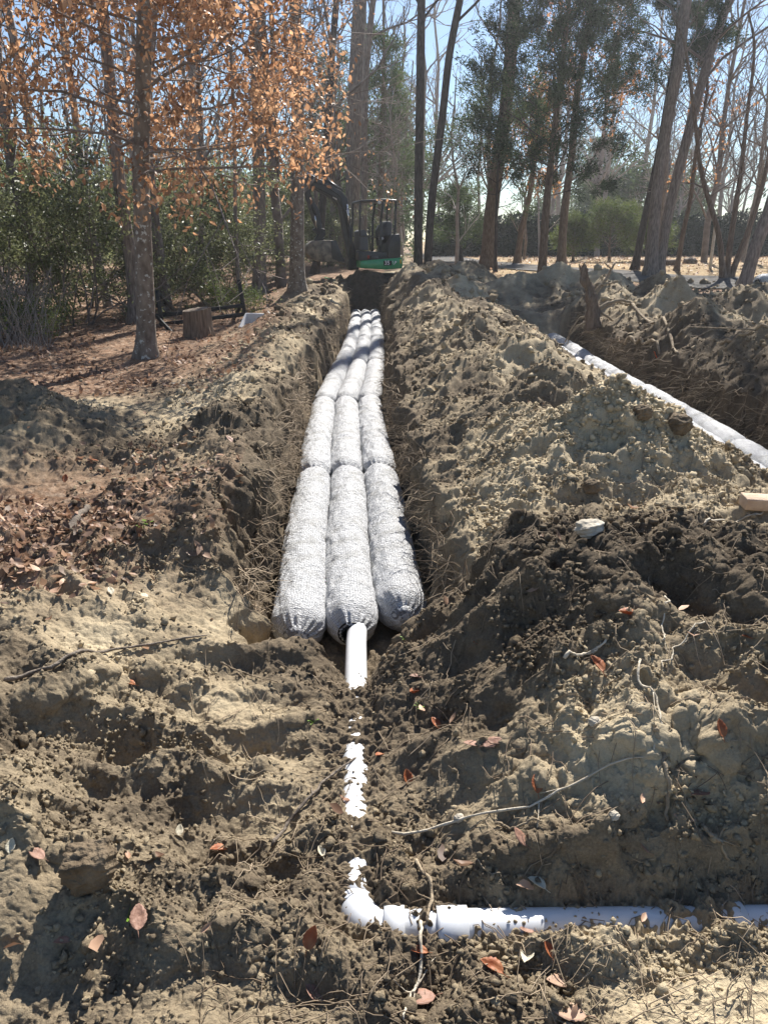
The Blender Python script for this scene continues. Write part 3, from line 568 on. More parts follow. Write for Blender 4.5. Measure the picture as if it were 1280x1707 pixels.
def wob(a, b, n, amp, rng=rs):
    t = np.linspace(0, 1, n)[:, None]; P = np.array(a) * (1 - t) + np.array(b) * t
    w = np.cumsum(rng.randn(n, 3), 0); w -= w[0] * (1 - t) + w[-1] * t; return P + w * amp
def roots():
    m = MB()
    for k in range(2500):   # fibres hanging from the trench sides
        y = rs.uniform(3.5, 23) if k % 2 else rs.uniform(3.5, 9); which = rs.rand()
        if which < .38: x0, dx = xc(y) - .56, .10
        elif which < .76: x0, dx = xc(y) + .56, -.10
        else:
            y = rs.uniform(5, 16); x0, dx = 4.0, -.16
        z0 = land(np.array([x0 - np.sign(dx) * .12]), np.array([y]), False)[0] - rs.rand() * .45
        z0 = max(z0, -.5); L = rs.uniform(.08, .38); out = dx * rs.uniform(.3, 2.2)
        P = wob((x0 - dx * .5, y, z0), (x0 + out, y + rs.uniform(-.4, .4), z0 - L * rs.uniform(-.3, 1)), 6, .028)
        m.tube(P, np.linspace(rs.choice([.0015, .002, .003, .006]), .0009, 6) * (1 if y < 8 else 1.8), 3, False)
    for k in range(1500):  # and lying on the spoil
        y = math.exp(rs.uniform(math.log(1.3), math.log(14))); x = rs.uniform(-.4, 1) * (.5 + .55 * y)
        if abs(x - xc(y)) < .5 and y > 3.3: continue
        L = rs.uniform(.05, .22) * (1 + y * .06); a = rs.uniform(0, 6.28); t = np.linspace(0, 1, 6); px_ = x + math.cos(a) * L * t + np.cumsum(rs.randn(6)) * .008; py_ = y + math.sin(a) * L * t + np.cumsum(rs.randn(6)) * .008
        z = land(px_, py_) + .006 + .02 * rs.rand() * np.sin(t * 3.1); m.tube(np.stack([px_, py_, z], 1), np.linspace(.0018, .0009, 6) * (1 + y * .1), 3, False)
    tag(m.build('root_fibres', M['fibre']), 'thin root fibres hanging from the trench sides and lying on spoil', 'roots', kind='stuff')
roots()

# single roots and sticks laid over the ground where the photo has them
def on_ground(pts, lift=.012, n=26, amp=.006, r0=.006, r1=.002, rng=None):
    P = np.array([hit(*p) for p in pts]); t = np.linspace(0, len(P) - 1, n)
    x = np.interp(t, np.arange(len(P)), P[:, 0]); y = np.interp(t, np.arange(len(P)), P[:, 1])
    g = np.random.RandomState(int(pts[0][0])); x = x + np.convolve(g.randn(n + 4), np.ones(5) / 5, 'valid') * amp * 2; y = y + np.convolve(g.randn(n + 4), np.ones(5) / 5, 'valid') * amp * 2
    z = land(x, y); zz = z.copy()
    for _ in range(3): zz[1:-1] = np.maximum(z[1:-1], (zz[:-2] + zz[2:]) / 2)
    return np.stack([x, y, zz + lift], 1), np.linspace(r0, r1, n)
STICKS = [
    ([(448, 1415), (500, 1350), (545, 1305), (592, 1268)], .007, .004, 'stick', 'long bare stick leaning from the dug hollow towards the white pipe', 'stick', 0),
    ([(0, 1128), (90, 1115), (190, 1090), (345, 1062)], .010, .004, 'stick', 'long thin branch lying across the sandy ground on the left', 'stick', 1),
    ([(655, 1395), (760, 1372), (880, 1350), (960, 1318), (1030, 1280), (1085, 1262)], .005, .0025, 'pale_root', 'long pale root curving across the foot of the bank', 'root', 1),
    ([(1065, 1105), (1068, 1145), (1098, 1180), (1100, 1215), (1085, 1262)], .0045, .003, 'pale_root', 'white forked root hanging down the bank face', 'root', 2),
    ([(1095, 1222), (1103, 1262), (1112, 1310), (1110, 1372)], .010, .005, 'root', 'thick grey root standing in the cut bank', 'root', 0),
    ([(702, 1552), (700, 1620), (690, 1665), (672, 1705)], .005, .003, 'pale_root', 'thin root running down below the pipe elbow', 'root', 2),
    ([(690, 1440), (720, 1490), (712, 1540), (700, 1552)], .006, .004, 'root', 'brown root crossing over the white cross pipe', 'root', 0),
    ([(1110, 1000), (1104, 1040), (1106, 1078)], .004, .003, 'pale_root', 'short white root upright on the bank top', 'root', 0),
    ([(935, 1100), (985, 1092), (1015, 1075)], .007, .004, 'pale_root', 'stubby pale stick on the bank beside the curled leaves', 'stick', 0),
    ([(1175, 1045), (1120, 1085), (1098, 1115)], .003, .002, 'pale_root', 'fine curved root above the forked white root', 'root', 0),
    ([(1165, 1380), (1190, 1410), (1215, 1428)], .007, .004, 'root', 'bent root poking out beside the pebbles at right', 'root', 0),
    ([(820, 1375), (870, 1385), (900, 1372)], .005, .003, 'root', 'short forked twig above the round pink leaf', 'stick', 0),
    ([(1170, 880), (1230, 868), (1280, 855)], .006, .004, 'pale_root', 'dry twig on the pale sand heap by the brick', 'stick', 0),
    ([(735, 880), (755, 860), (790, 800)], .005, .003, 'root', 'thin broken root on the right trench lip', 'root', 0),
    ([(1030, 505), (1080, 540), (1120, 580), (1130, 590)], .030, .018, 'root', 'thick grey branch lying on the far spoil beside the uprooted stump', 'branch', 1),
    ([(1040, 580), (1070, 585), (1100, 592)], .030, .018, 'root', 'short thick root stub in the far bank', 'root', 0),
    ([(1200, 575), (1240, 562), (1280, 548)], .025, .018, 'root', 'long weathered branch on the right hand spoil', 'branch', 0),
    ([(370, 1110), (420, 1130), (470, 1150)], .004, .002, 'root', 'thin dark root beside the tyre ruts', 'root', 0),
]
for pts, r0, r1, mt, lab, cat, forks in STICKS:
    P, rr = on_ground(pts, r0=r0, r1=r1); nm = cat; m = MB(); m.tube(P, rr * (1 + .15 * np.sin(np.arange(len(P)) * 1.7)), 7)
    g = np.random.RandomState(int(pts[-1][0]))
    for k in range(forks + 1):
        i = g.randint(5, 20); a = g.uniform(0, 6.28); L = g.uniform(.05, .12) * (1 + 8 * (r0 > .02)); t = np.linspace(0, 1, 7); x = P[i, 0] + math.cos(a) * L * t; y = P[i, 1] + math.sin(a) * L * t
        m.tube(np.stack([x, y, np.maximum(land(x, y) + .006, P[i, 2] * (1 - t) + (P[i, 2] - .02) * t)], 1), rr[i] * np.linspace(.6, .25, 7), 5)
    tag(m.build(nm, M[mt], smooth=True), lab, cat)

# single fallen leaves: an outline with a stalk, midrib fold and curl
def leaf_thing(px, py, size, mt, yaw, curl, tilt, lab):
    p = hit(px, py); size *= .86; n = 13; t = np.linspace(0, 1, n); wd = .30 * np.sin(np.pi * t ** .85) ** .8 * (1 + .05 * np.sin(t * 40)); V = []; 
    for sgn in (-1, -.5, 0, .5, 1):
        V.append(np.stack([sgn * wd, t, abs(sgn) ** 1.3 * wd * curl + .35 * curl * (t - .5) ** 2 + .012 * np.sin(t * 30) * abs(sgn)], 1))
    V = np.stack(V, 1).reshape(-1, 3); V[:, 1] -= .5; i = (np.arange(n - 1)[:, None] * 5 + np.arange(4)[None]).ravel()
    m = MB(); m.add(V * size, [np.stack([i, i + 1, i + 6, i + 5], 1)])
    m.tube(np.array([(0, -.5, .35 * curl * .25), (.01, -.62, .05), (.03, -.75, .03)]) * size, .004 * 2 * size + .0004, 5)
    o = m.build('fallen_leaf', M[mt], smooth=True); o.location = (p[0], p[1], p[2] + size * .08 + abs(math.sin(tilt)) * size * .33)
    o.rotation_euler = (tilt, .15, yaw); mod = o.modifiers.new('thickness', 'SOLIDIFY'); mod.thickness = .0006
    tag(o, lab, 'leaf', 'fallen leaves lying on the dug soil')
LEAVES = [
    (786, 1243, .075, 'leaf_pink', 1.7, .15, .2, 'pinkish brown leaf, left of the overlapping pair on the bank'), (820, 1242, .085, 'leaf_pink', -1.3, .1, .3, 'pinkish brown leaf, right of the overlapping pair on the bank'),
    (692, 1130, .06, 'leaf_pink', 1.5, .5, .1, 'small curled leaf on the soil right of the pipe end'), (690, 1160, .07, 'leaf_rust', 2.4, .9, .5, 'dark rust curled leaf leaning below the small pink leaf'),
    (725, 1210, .07, 'leaf_rust', .6, .6, .4, 'folded rusty leaf beside the overlapping pink pair'), (798, 1078, .07, 'leaf_rust', 1.4, .4, .3, 'tan orange leaf high on the bank, near the trench'),
    (1045, 1028, .085, 'leaf_rust', 1.5, .9, .2, 'bright orange curled leaf on top of the dark bank'), (992, 1115, .09, 'leaf_rust', .6, .8, .5, 'dark red curled leaf standing in the bank face'),
    (893, 1313, .075, 'leaf_rust', .1, .5, .6, 'narrow rust leaf upright midway down the bank'), (867, 1402, .075, 'leaf_pink', .8, .05, .6, 'round pink leaf propped above the cross pipe'),
    (1199, 1222, .07, 'leaf_rust', .2, .4, .8, 'brown leaf stuck on the cut face at the right'), (1245, 1065, .05, 'leaf_rust', 1.3, .5, .2, 'bright red leaf scrap at the right edge of the bank'),
    (1165, 1328, .09, 'leaf_pink', 2, .4, .2, 'lobed mauve oak leaf among roots at the right'), (1075, 1418, .045, 'leaf_pink', 1, .2, .5, 'tiny pink leaf in the shaded undercut'),
    (520, 1572, .075, 'leaf_rust', -.4, .7, .9, 'rusty leaf standing on edge below the elbow'), (522, 1662, .07, 'leaf_pink', .9, .7, .3, 'curled pink leaf near the bottom edge, left of the root'),
    (700, 1668, .10, 'leaf_pink', 1.8, .2, .1, 'large flat mauve leaf at the bottom beside the thin root'), (698, 1590, .06, 'leaf_rust', 1.6, .7, .2, 'small orange leaf under the pipe socket'),
    (757, 1548, .055, 'leaf_rust', 2.2, .5, .3, 'little rust leaf against the front of the cross pipe'), (877, 1553, .05, 'leaf_pink', 1.5, .3, .2, 'small tan leaf touching the cross pipe'),
    (818, 1618, .08, 'leaf_rust', 1.1, .9, .2, 'orange curled leaf in front of the cross pipe, with pale tip'), (878, 1600, .07, 'leaf_pale', 2.7, .5, .3, 'pale cream leaf between two orange leaves'),
    (913, 1588, .055, 'leaf_rust', .4, .9, .4, 'small dark orange leaf right of the cream leaf'), (932, 1640, .085, 'leaf_tan', 1.5, .25, .1, 'ribbed tan leaf, flat on the dark soil'),
    (945, 1692, .11, 'leaf_tan', 1.4, .15, .1, 'broad tan leaf cut by the bottom edge'), (893, 1478, .07, 'leaf_pale', 1.0, .9, .2, 'narrow striped leaf just above the cross pipe'),
    (535, 1423, .05, 'leaf_pale', .5, .9, .3, 'whitish torn leaf left of the buried pipe'), (632, 1262, .055, 'leaf_rust', 2.5, .5, .4, 'orange scrap of leaf at the foot of the bank by the pipe'),
    (678, 1302, .07, 'leaf_rust', .3, .9, .7, 'thin dark curled leaf, upright left of the bank'), (365, 1422, .075, 'leaf_rust', 2.1, .7, .4, 'brown leaf lying in the big dug hollow'),
    (232, 1535, .09, 'leaf_pink', .3, .4, .3, 'mauve leaf with a green shoot beside it'), (62, 1428, .07, 'leaf_pink', 1.2, .3, .3, 'pinkish leaf left of the square clod'),
    (215, 1143, .07, 'leaf_rust', 1.5, .7, .2, 'bright rust leaf on the pale sand above the hollow'), (300, 1388, .05, 'leaf_pale', .2, .5, .5, 'small pale leaf standing on the rim of the hollow'),
    (105, 1574, .055, 'leaf_pink', 2, .5, .3, 'small mauve leaf in the lower left corner'), (20, 1415, .05, 'leaf_pale', .2, .7, .6, 'yellowish folded leaf at the left edge'),
    (240, 995, .06, 'leaf_pale', 1.2, .4, .2, 'pale round leaf on the bare sand at the left trench lip'), (185, 988, .06, 'leaf_pale', .6, .5, .4, 'cream leaf beside the round pale one on the left'),
    (692, 980, .06, 'leaf_rust', 1.5, .4, .3, 'rusty leaf at the corner of the near right bundle'), (658, 1045, .055, 'leaf_rust', 1.2, .6, .3, 'orange leaf on dark soil right of the pipe joint'),
    (110, 802, .08, 'leaf_rust', .2, .4, .8, 'bright red leaf leaning on the left spoil heap'), (158, 770, .07, 'leaf_rust', 1.9, .5, .3, 'rust leaf lying in the sandy gully on the left'),
    (1092, 602, .22, 'orange', .8, .5, .9, 'bright orange leaf caught on the far trench side'), (383, 738, .10, 'leaf_pink', 1, .5, .6, 'pinkish leaf on the crest of the left trench bank'),
]
for a in LEAVES: leaf_thing(*a)
def blob(name, px, py, dims, mt, lab, cat, seed, boxy=.5, rz=.3, sink=.35):
    p = hit(px, py); import bmesh
    bm = bmesh.new(); bmesh.ops.create_icosphere(bm, subdivisions=5, radius=1); V = np.array([v.co[:] for v in bm.verts]); 
    V = V * (1 - boxy) + V / np.abs(V).max(1)[:, None] * boxy
    nn = fbm(V[:, 0] * 1.5 + seed, V[:, 1] * 1.5 + V[:, 2] * 1.9, 5, seed) * .16; V = V * (1 + nn[:, None]) * np.array(dims) / 2
    for v, c in zip(bm.verts, V): v.co = c
    me = bpy.data.meshes.new(name); bm.to_mesh(me); bm.free(); me.materials.append(M[mt]); me.polygons.foreach_set('use_smooth', [True] * len(me.polygons))
    o = bpy.data.objects.new(name, me); C.objects.link(o); o.location = (p[0], p[1], p[2] + dims[2] * (.5 - sink)); o.rotation_euler = (.1, -.08, rz); tag(o, lab, cat); return o
blob('soil_clod', 156, 1478, (.125, .10, .12), 'clod', 'square brown clod of earth sitting on crumbled soil at lower left', 'clod', 3, .85, .12, -.12)
blob('stone', 982, 884, (.13, .10, .07), 'stone', 'whitish rough stone between the pale heap and the dark bank', 'stone', 5, .35, .5)
blob('soil_clod', 985, 815, (.10, .09, .09), 'clod', 'round clod on the face of the pale sand heap', 'clod', 6, .2, .5)
blob('soil_clod', 1130, 712, (.16, .15, .13), 'clod', 'big dark clod behind the pale sand heap', 'clod', 8, .2, .5)
blob('soil_clod', 1070, 692, (.12, .11, .10), 'clod', 'brown clod on the far shoulder of the pale heap', 'clod', 9, .3, .1)
blob('stone', 765, 1020 + 345, (.035, .03, .025), 'stone', 'small pale pebble low on the cut bank', 'stone', 11, .2, .5)
blob('stone', 1022, 1362, (.035, .03, .028), 'stone', 'pale pebble beside the foot of the thick grey root', 'stone', 12, .2, .5)
blob('stone', 990, 1205, (.04, .035, .03), 'stone', 'little cream stone above the overlapping pink leaves', 'stone', 13, .3, .5)
p = hit(1262, 846); m = MB(); m.box((0, 0, 0), (.21, .10, .065)); br = m.build('brick', M['brick'], bevel=.006, loc=(p[0] + .02, p[1], p[2] + .03)); br.rotation_euler = (.08, .05, -.05)
tag(br, 'pale orange brick lying on the sand at the right edge', 'brick')
# short log among the leaves
P, rr = on_ground([(112, 890), (128, 872), (148, 850)], lift=.02, n=12, r0=.024, r1=.018, amp=.002); m = MB(); m.tube(P, rr, 12); tag(m.build('log', M['stick'], smooth=True), 'short dark broken branch lying in the leaf litter at left', 'log')
def sprout(px, py, lab, s=.016):
    p = hit(px, py); m = MB(); g = np.random.RandomState(px)
    for k in range(7):
        a = g.uniform(0, 6.28); L = s * g.uniform(.6, 1.3); q = np.array([math.cos(a), math.sin(a), g.uniform(.5, 1.4)]) * L; m.tube([(0, 0, 0), q * .5, q * .9], [.001, .0008, .0005], 4)
        c = q; d = np.array([math.cos(a), math.sin(a), .1]) * s * .35; e = np.array([-math.sin(a), math.cos(a), 0]) * s * .22; m.add([c * .9, c + d + e, c + 2 * d, c + d - e], [np.array([[0, 1, 2, 3]])])
    o = m.build('seedling', M['grass'], loc=tuple(p)); tag(o, lab, 'seedling')
sprout(212, 1532, 'yellow green seedling beside the mauve leaf', .025); sprout(240, 1040 - 160, 'small green seedling among leaves on the left', .03); sprout(522, 1205, 'tiny green seedling by the buried pipe'); sprout(700, 1180, 'green weed sprig on the bank near the curled leaf', .016); sprout(675, 1066, 'small green weed right of the pipe joint', .016)

# ------------------------------------------------------------------ trees
def grow(m, tips, p, d, L, r, lvl, maxl, g, P):
    """one limb as a tapering crooked tube, then its side limbs"""
    n = P.get('seg', 7) if lvl < maxl else 4; pts = [np.array(p, float)]; dd = np.array(d, float)
    for i in range(n - 1):
        dd = dd + g.randn(3) * P['wander'] + np.array([0, 0, P['up'][min(lvl, len(P['up']) - 1)]]) / n; dd /= np.linalg.norm(dd); pts.append(pts[-1] + dd * L / (n - 1))
    pts = np.array(pts); rr = r * np.linspace(1, .3, n); m.tube(pts, np.maximum(rr, P['rmin']), 6 if lvl <= 1 else (4 if lvl == 2 else 3), False)
    if lvl >= maxl: tips.append((pts, dd)); return
    nc = P['nc'][min(lvl, len(P['nc']) - 1)]
    for k in range(nc):
        t = g.uniform(.25, 1) if k else .98; q = t * (n - 1); i = int(min(q, n - 2)); pt = pts[i] + (pts[i + 1] - pts[i]) * (q - i); tang = pts[i + 1] - pts[i]; tang /= np.linalg.norm(tang)
        s = np.cross(tang, g.randn(3)); s /= np.linalg.norm(s) + 1e-9; a = g.uniform(*P['angle']) if k else g.uniform(.1, .4)
        if P.get('flat'): s[2] *= .35; s /= np.linalg.norm(s)
        nd = tang * math.cos(a) + s * math.sin(a)
        grow(m, tips, pt, nd, L * g.uniform(.42, .7) * (1 - .35 * t), max(rr[i] * .62, P['rmin']), lvl + 1, maxl, g, P)
BARE = dict(wander=.16, up=(.5, .35, .2), nc=(7, 5, 4), angle=(.45, 1.05), rmin=.006)
BEECH = dict(wander=.12, up=(.02, -.04, -.06), nc=(9, 5, 4), angle=(.5, 1.0), rmin=.004, flat=True)
CEDAR = dict(wander=.12, up=(.25, .3, .2), nc=(10, 5, 3), angle=(.4, .9), rmin=.005)
def stem(m, P, r0, r1, sides=14, flare=.5, seed=0):
    """trunk with a flared foot and a slightly lumpy outline"""
    P = np.asarray(P, float); n = max(30, len(P) * 6); t = np.linspace(0, len(P) - 1, n); Q = np.stack([np.interp(t, np.arange(len(P)), P[:, i]) for i in range(3)], 1)
    for _ in range(6): Q[1:-1] = (Q[:-2] + 2 * Q[1:-1] + Q[2:]) / 4
    h = Q[:, 2] - Q[0, 2]; r = r0 + (r1 - r0) * (h / h[-1]); r = r * (1 + flare * np.exp(-h / (r0 * 1.6))) * (1 + .04 * noise(h * 2 + seed, h * 0, seed))
    Q = np.concatenate([[Q[0] - [0, 0, .35]], Q]); r = np.concatenate([[r[0] * 1.15], r]); n0 = m.n; m.tube(Q, r, sides)
    V = m.V[-1]; ang = np.tile(np.arange(sides) * 2 * math.pi / sides, len(Q)); hh = np.repeat(np.concatenate([[0], h]), sides); cen = np.repeat(Q, sides, 0)
    k = 1 + .12 * np.sin(ang * 5 + seed) * np.exp(-hh / (r0 * 2)) + .03 * noise(ang * 2, hh * 3, seed); V[:] = cen + (V - cen) * k[:, None]
    return Q[1:], r[1:]
RH = np.array([(0, 0, 0), (.5, .5, .06), (0, 1, 0), (-.5, .5, .06)])
def flakes(m, pos, ln, wd, dirs=None, rnd=1.0, g=rs):
    n = len(pos); T = np.repeat(RH[None], n, 0).copy(); T[:, :, 0] *= wd[:, None]; T[:, :, 1:] *= ln[:, None, None]
    D = g.randn(n, 3) * rnd + (0 if dirs is None else dirs); D /= np.linalg.norm(D, axis=1)[:, None] + 1e-9; A = np.cross(D, g.randn(n, 3)); A /= np.linalg.norm(A, axis=1)[:, None] + 1e-9; B = np.cross(D, A)
    P = pos[:, None] + T[:, :, 0:1] * A[:, None] + T[:, :, 1:2] * D[:, None] + T[:, :, 2:3] * B[:, None]
    m.add(P.reshape(-1, 3), [(np.arange(n) * 4)[:, None] + np.arange(4)[None]])
def around(tips, per, rad, g):
    P = []; D = []
    for pts, dd in tips:
        t = g.uniform(0, len(pts) - 1.001, per); i = t.astype(int); f = (t - i)[:, None]; P.append(pts[i] * (1 - f) + pts[i + 1] * f + g.randn(per, 3) * rad); D.append(np.repeat(dd[None], per, 0))
    return np.concatenate(P), np.concatenate(D)
def tree(name, label, cat, pxs, y, r0, r1, top, bk, seed, kind='bare', nprim=16, t0=.3, plen=.32, group=None, twig='twig', foliage=None, fork=None, crown=None, spread=(.5, 1.1), P=None, base=None, bt=(.008, .0085)):
    """pxs: points of the photograph along the stem, all at distance y; it then runs on to height `top`"""
    g = np.random.RandomState(seed); W = np.array([at_y(a, b, y) for a, b in pxs]); b = np.array(base) if base is not None else W[0].copy(); b[2] = land(np.array([b[0]]), np.array([b[1]]), False)[0]
    W[0] = b; d = W[-1] - W[-2]; d /= np.linalg.norm(d); 
    if top > W[-1][2] + .3:
        for k in range(3):
            d = d + g.randn(3) * .05 + np.array([0, 0, .1]); d /= np.linalg.norm(d); W = np.concatenate([W, [W[-1] + d * (top - W[-1][2]) / max(3 - k, 1) / d[2]]])
    for i in range(1, len(W)): W[i, 1] += .03 * (W[i, 2] - b[2]) * g.randn()
    root = thing(name, label, cat, tuple(b), group); m = MB(); Q, r = stem(m, W - b, r0, r1, seed=seed); m.build('trunk', bk, root, smooth=True)
    Pm = dict(P or BARE); m = MB(); tips = []; H = Q[-1, 2]
    for k in range(nprim):
        t = t0 + (1 - t0) * (k + g.rand()) / nprim; h = t * H; i = int(np.argmin(abs(Q[:, 2] - h))); az = k * 2.4 + g.uniform(-.5, .5); a = g.uniform(*spread) * (1 if kind != 'bare' else (1.1 - .5 * t))
        d = np.array([math.cos(az) * math.sin(a), math.sin(az) * math.sin(a), math.cos(a)]); L = H * plen * (1.25 - t) * g.uniform(.7, 1.2)
        if crown: L = crown(t) * g.uniform(.75, 1.15)
        grow(m, tips, Q[i], d, L, min(r[i] * .5, bt[0] + L * bt[1]), 1, 3, g, Pm)
    m.build('branches', M[twig], root, smooth=True)
    if foliage: foliage(root, tips, g)
    return root
def beech_foliage(per, size, mt='beech_leaf', keep=1.0, rad=.05, low=0, east=99):
    def f(root, tips, g):
        tp = [t for t in tips if g.rand() < keep and t[0][:, 2].min() > low and t[0][:, 0].max() < east]; P, D = around(tp, per, rad, g); m = MB(); n = len(P); leaves(m, P, g.uniform(.7, 1.25, n) * size, .75, 1.6, down=True); m.build('leaves', M[mt], root)
    return f
def cedar_foliage(per, ln, mt='cedar', rad=.07):
    def f(root, tips, g):
        P, D = around(tips, per, rad, g); m = MB(); n = len(P); flakes(m, P, g.uniform(.6, 1.4, n) * ln, g.uniform(.5, 1, n) * ln * .3, D * .9, .8, g); m.build('foliage', M[mt], root)
    return f
# the copper leaved beech on the left
tree('beech_tree', 'young beech with copper leaves still on, lichen spotted trunk standing in leaf litter', 'tree', [(245, 592), (243, 480), (238, 300), (240, 150), (243, 0)], 11.2, .135, .05, 9.5, M['bark_beech'], 5, 'beech', 68, .25, .4,
     bt=(.005, .006), foliage=beech_foliage(40, .082, low=1.85, east=3.0, keep=.84, rad=.15), P=BEECH, spread=(1.15, 1.6), twig='twig', crown=lambda t: 3.7 * (1.05 - t) ** .55)
# second copper foliage mass comes from a beech further back
tree('beech_tree', 'taller beech with ringed grey trunk, left of the digger bucket, few copper leaves', 'tree', [(495, 487), (496, 350), (497, 200), (490, 0)], 20.5, .19, .10, 13, M['bark_beech'], 9, 'beech', 26, .24, .4,
     bt=(.008, .006), foliage=beech_foliage(12, .095, keep=.25, rad=.18), P=BEECH, spread=(1.1, 1.6), crown=lambda t: 2.1 * (1.05 - t) ** .5)
tree('bare_tree', 'leaning grey trunk just behind the copper beech on the left', 'tree', [(228, 545), (218, 440), (203, 330), (188, 200), (165, 0)], 15, 0.126, 0.071, 12, M['bark_grey'], 12, nprim=12)
tree('bare_tree', 'grey trunk leaning left, right of the beech and behind the iron frame', 'tree', [(276, 500), (268, 430), (255, 340), (246, 200), (255, 0)], 18, 0.126, 0.071, 12, M['bark_grey'], 13, nprim=12)
tree('bare_tree', 'stout grey trunk behind the white panel, left of the ringed beech', 'tree', [(432, 492), (433, 400), (432, 300), (430, 150), (425, 0)], 22, 0.178, 0.114, 15, M['bark_grey'], 14, nprim=14)
tree('bare_tree', 'slim brown trunk between the stout trunk and the ringed beech', 'tree', [(465, 470), (463, 400), (462, 300), (455, 100)], 24, 0.089, 0.050, 12, M['bark_brown'], 15, nprim=10)
tree('bare_tree', 'thin pole like trunk rising behind the iron frame', 'tree', [(397, 500), (396, 440), (393, 350), (390, 200)], 19, 0.052, 0.029, 9, M['bark_grey'], 16, nprim=9)
tree('bare_tree', 'thin trunk in the undergrowth, right of the leaning pair', 'tree', [(338, 500), (336, 420), (334, 300)], 21, 0.059, 0.036, 10, M['bark_grey'], 17, nprim=9)
tree('bare_tree', 'dark trunk between the digger arm and the ringed beech', 'tree', [(525, 470), (535, 400), (545, 200), (560, 0)], 27, 0.126, 0.078, 15, M['bark_dark'], 18, nprim=12)
tree('bare_tree', 'huge grey trunk rising straight behind the digger boom', 'tree', [(585, 455), (588, 330), (592, 150), (600, 0)], 31, 0.296, 0.200, 19, M['bark_grey'], 19, nprim=16, t0=.45)
tree('bare_tree', 'slender trunk close to the right of the huge grey one', 'tree', [(606, 400), (607, 250), (609, 120), (622, 0)], 34, 0.148, 0.093, 18, M['bark_grey'], 20, nprim=12, t0=.45)
tree('bare_tree', 'straight dark trunk of the close pair right of the digger', 'tree', [(697, 447), (697, 330), (700, 150), (703, 0)], 26, 0.148, 0.100, 17, M['bark_dark'], 21, nprim=14, t0=.4, twig='twig_dark')
tree('bare_tree', 'leaning dark trunk of the close pair right of the digger', 'tree', [(712, 447), (718, 340), (737, 200), (748, 90), (767, 0)], 26.1, 0.133, 0.086, 17, M['bark_dark'], 22, nprim=14, t0=.4, twig='twig_dark')
tree('oak_tree', 'big bare oak with curving limbs, left of the dark cedar', 'tree', [(812, 437), (820, 340), (838, 220), (850, 120), (858, 0)], 29, 0.260, 0.157, 17, M['bark_brown'], 23, nprim=16, t0=.36, plen=.3)
tree('oak_tree', 'grey oak with dry orange leaves on its low limbs, just right of the tall cedar', 'tree', [(935, 437), (940, 350), (955, 250), (965, 150)], 31, 0.169, 0.085, 11, M['bark_brown'], 24, nprim=14, t0=.25, foliage=beech_foliage(8, .15, 'oakleaf', .55, .2), plen=.35)
tree('oak_tree', 'great grey oak trunk of the forked pair, leaning steeply right', 'tree', [(1096, 457), (1112, 360), (1145, 220), (1178, 100), (1222, 0)], 26.4, 0.176, 0.088, 16, M['bark_grey'], 25, nprim=16, t0=.35)
tree('oak_tree', 'great grey oak trunk of the forked pair, nearly upright', 'tree', [(1084, 457), (1092, 340), (1112, 200), (1128, 100), (1146, 0)], 26.2, 0.200, 0.104, 17, M['bark_grey'], 26, nprim=16, t0=.38)
tree('bare_tree', 'thin light trunk with a few orange leaves, right of the forked oaks', 'tree', [(1128, 445), (1140, 380), (1152, 330), (1160, 250)], 28, 0.089, 0.043, 7, M['bark_brown'], 27, nprim=12, foliage=beech_foliage(5, .13, 'oakleaf', .3, .15))
tree('bare_tree', 'leaning trunk with dry orange leaves at the left of the lawn', 'tree', [(862, 427), (868, 385), (880, 340), (885, 300)], 36, 0.148, 0.071, 7.5, M['bark_brown'], 28, nprim=12, foliage=beech_foliage(8, .17, 'oakleaf', .9, .2))
tree('bare_tree', 'dark thick trunk leaning right at the right edge of the photo', 'tree', [(1238, 473), (1258, 410), (1282, 350), (1310, 250)], 22.5, 0.178, 0.128, 12, M['bark_grey'], 29, nprim=12, t0=.4)
for k, (a, b, c_, lab) in enumerate([(1205, 1198, 1170, 'leftmost'), (1210, 1218, 1235, 'middle'), (1216, 1245, 1275, 'rightmost')]):
    tree('crepe_myrtle', f'{lab} thin stem of the brown multi stemmed clump near the right edge', 'tree', [(a, 460), (b, 390), (c_, 290), (c_ + (c_ - a) * .4, 180)], 25.5 + .1 * k, .10, .03, 8, M['bark_brown'], 30 + k, nprim=14, t0=.3)
# cedars
CROWN1 = lambda t: .5 + 3.2 * max(0, 1 - t) ** .7 * ss(.12, .4, np.array(t))
tree('cedar_tree', 'tall dark airy cedar with a thin trunk in the middle of the right side', 'tree', [(904, 437), (908, 360), (918, 260), (935, 100), (945, 20)], 25.5, .14, .04, 10.2, M['bark_brown'], 41, 'cedar', 56, .24, P=CEDAR, bt=(.006, .006), foliage=cedar_foliage(85, .12, rad=.09), spread=(.9, 1.45), twig='twig_dark', crown=CROWN1)
tree('cedar_tree', 'dark cedar leaning right in front of the forked oaks', 'tree', [(1057, 447), (1075, 360), (1098, 250), (1118, 120), (1140, 0)], 28.5, .13, .06, 14, M['bark_dark'], 42, 'cedar', 40, .38, P=CEDAR, bt=(.006, .006), foliage=cedar_foliage(80, .13, rad=.10), spread=(.8, 1.4), twig='twig_dark', crown=lambda t: .7 + 2.1 * (1 - t))
tree('cedar_tree', 'low bushy grey green cedar growing against the big bare oak', 'tree', [(826, 437), (828, 300), (835, 200)], 27.5, .06, .03, 6.0, M['bark_dark'], 43, 'cedar', 22, .4, P=CEDAR, bt=(.006, .006), foliage=cedar_foliage(34, .13, 'pine', rad=.13), spread=(.8, 1.5), twig='twig_dark', crown=lambda t: .6 + 1.5 * (1 - abs(t - .6)))
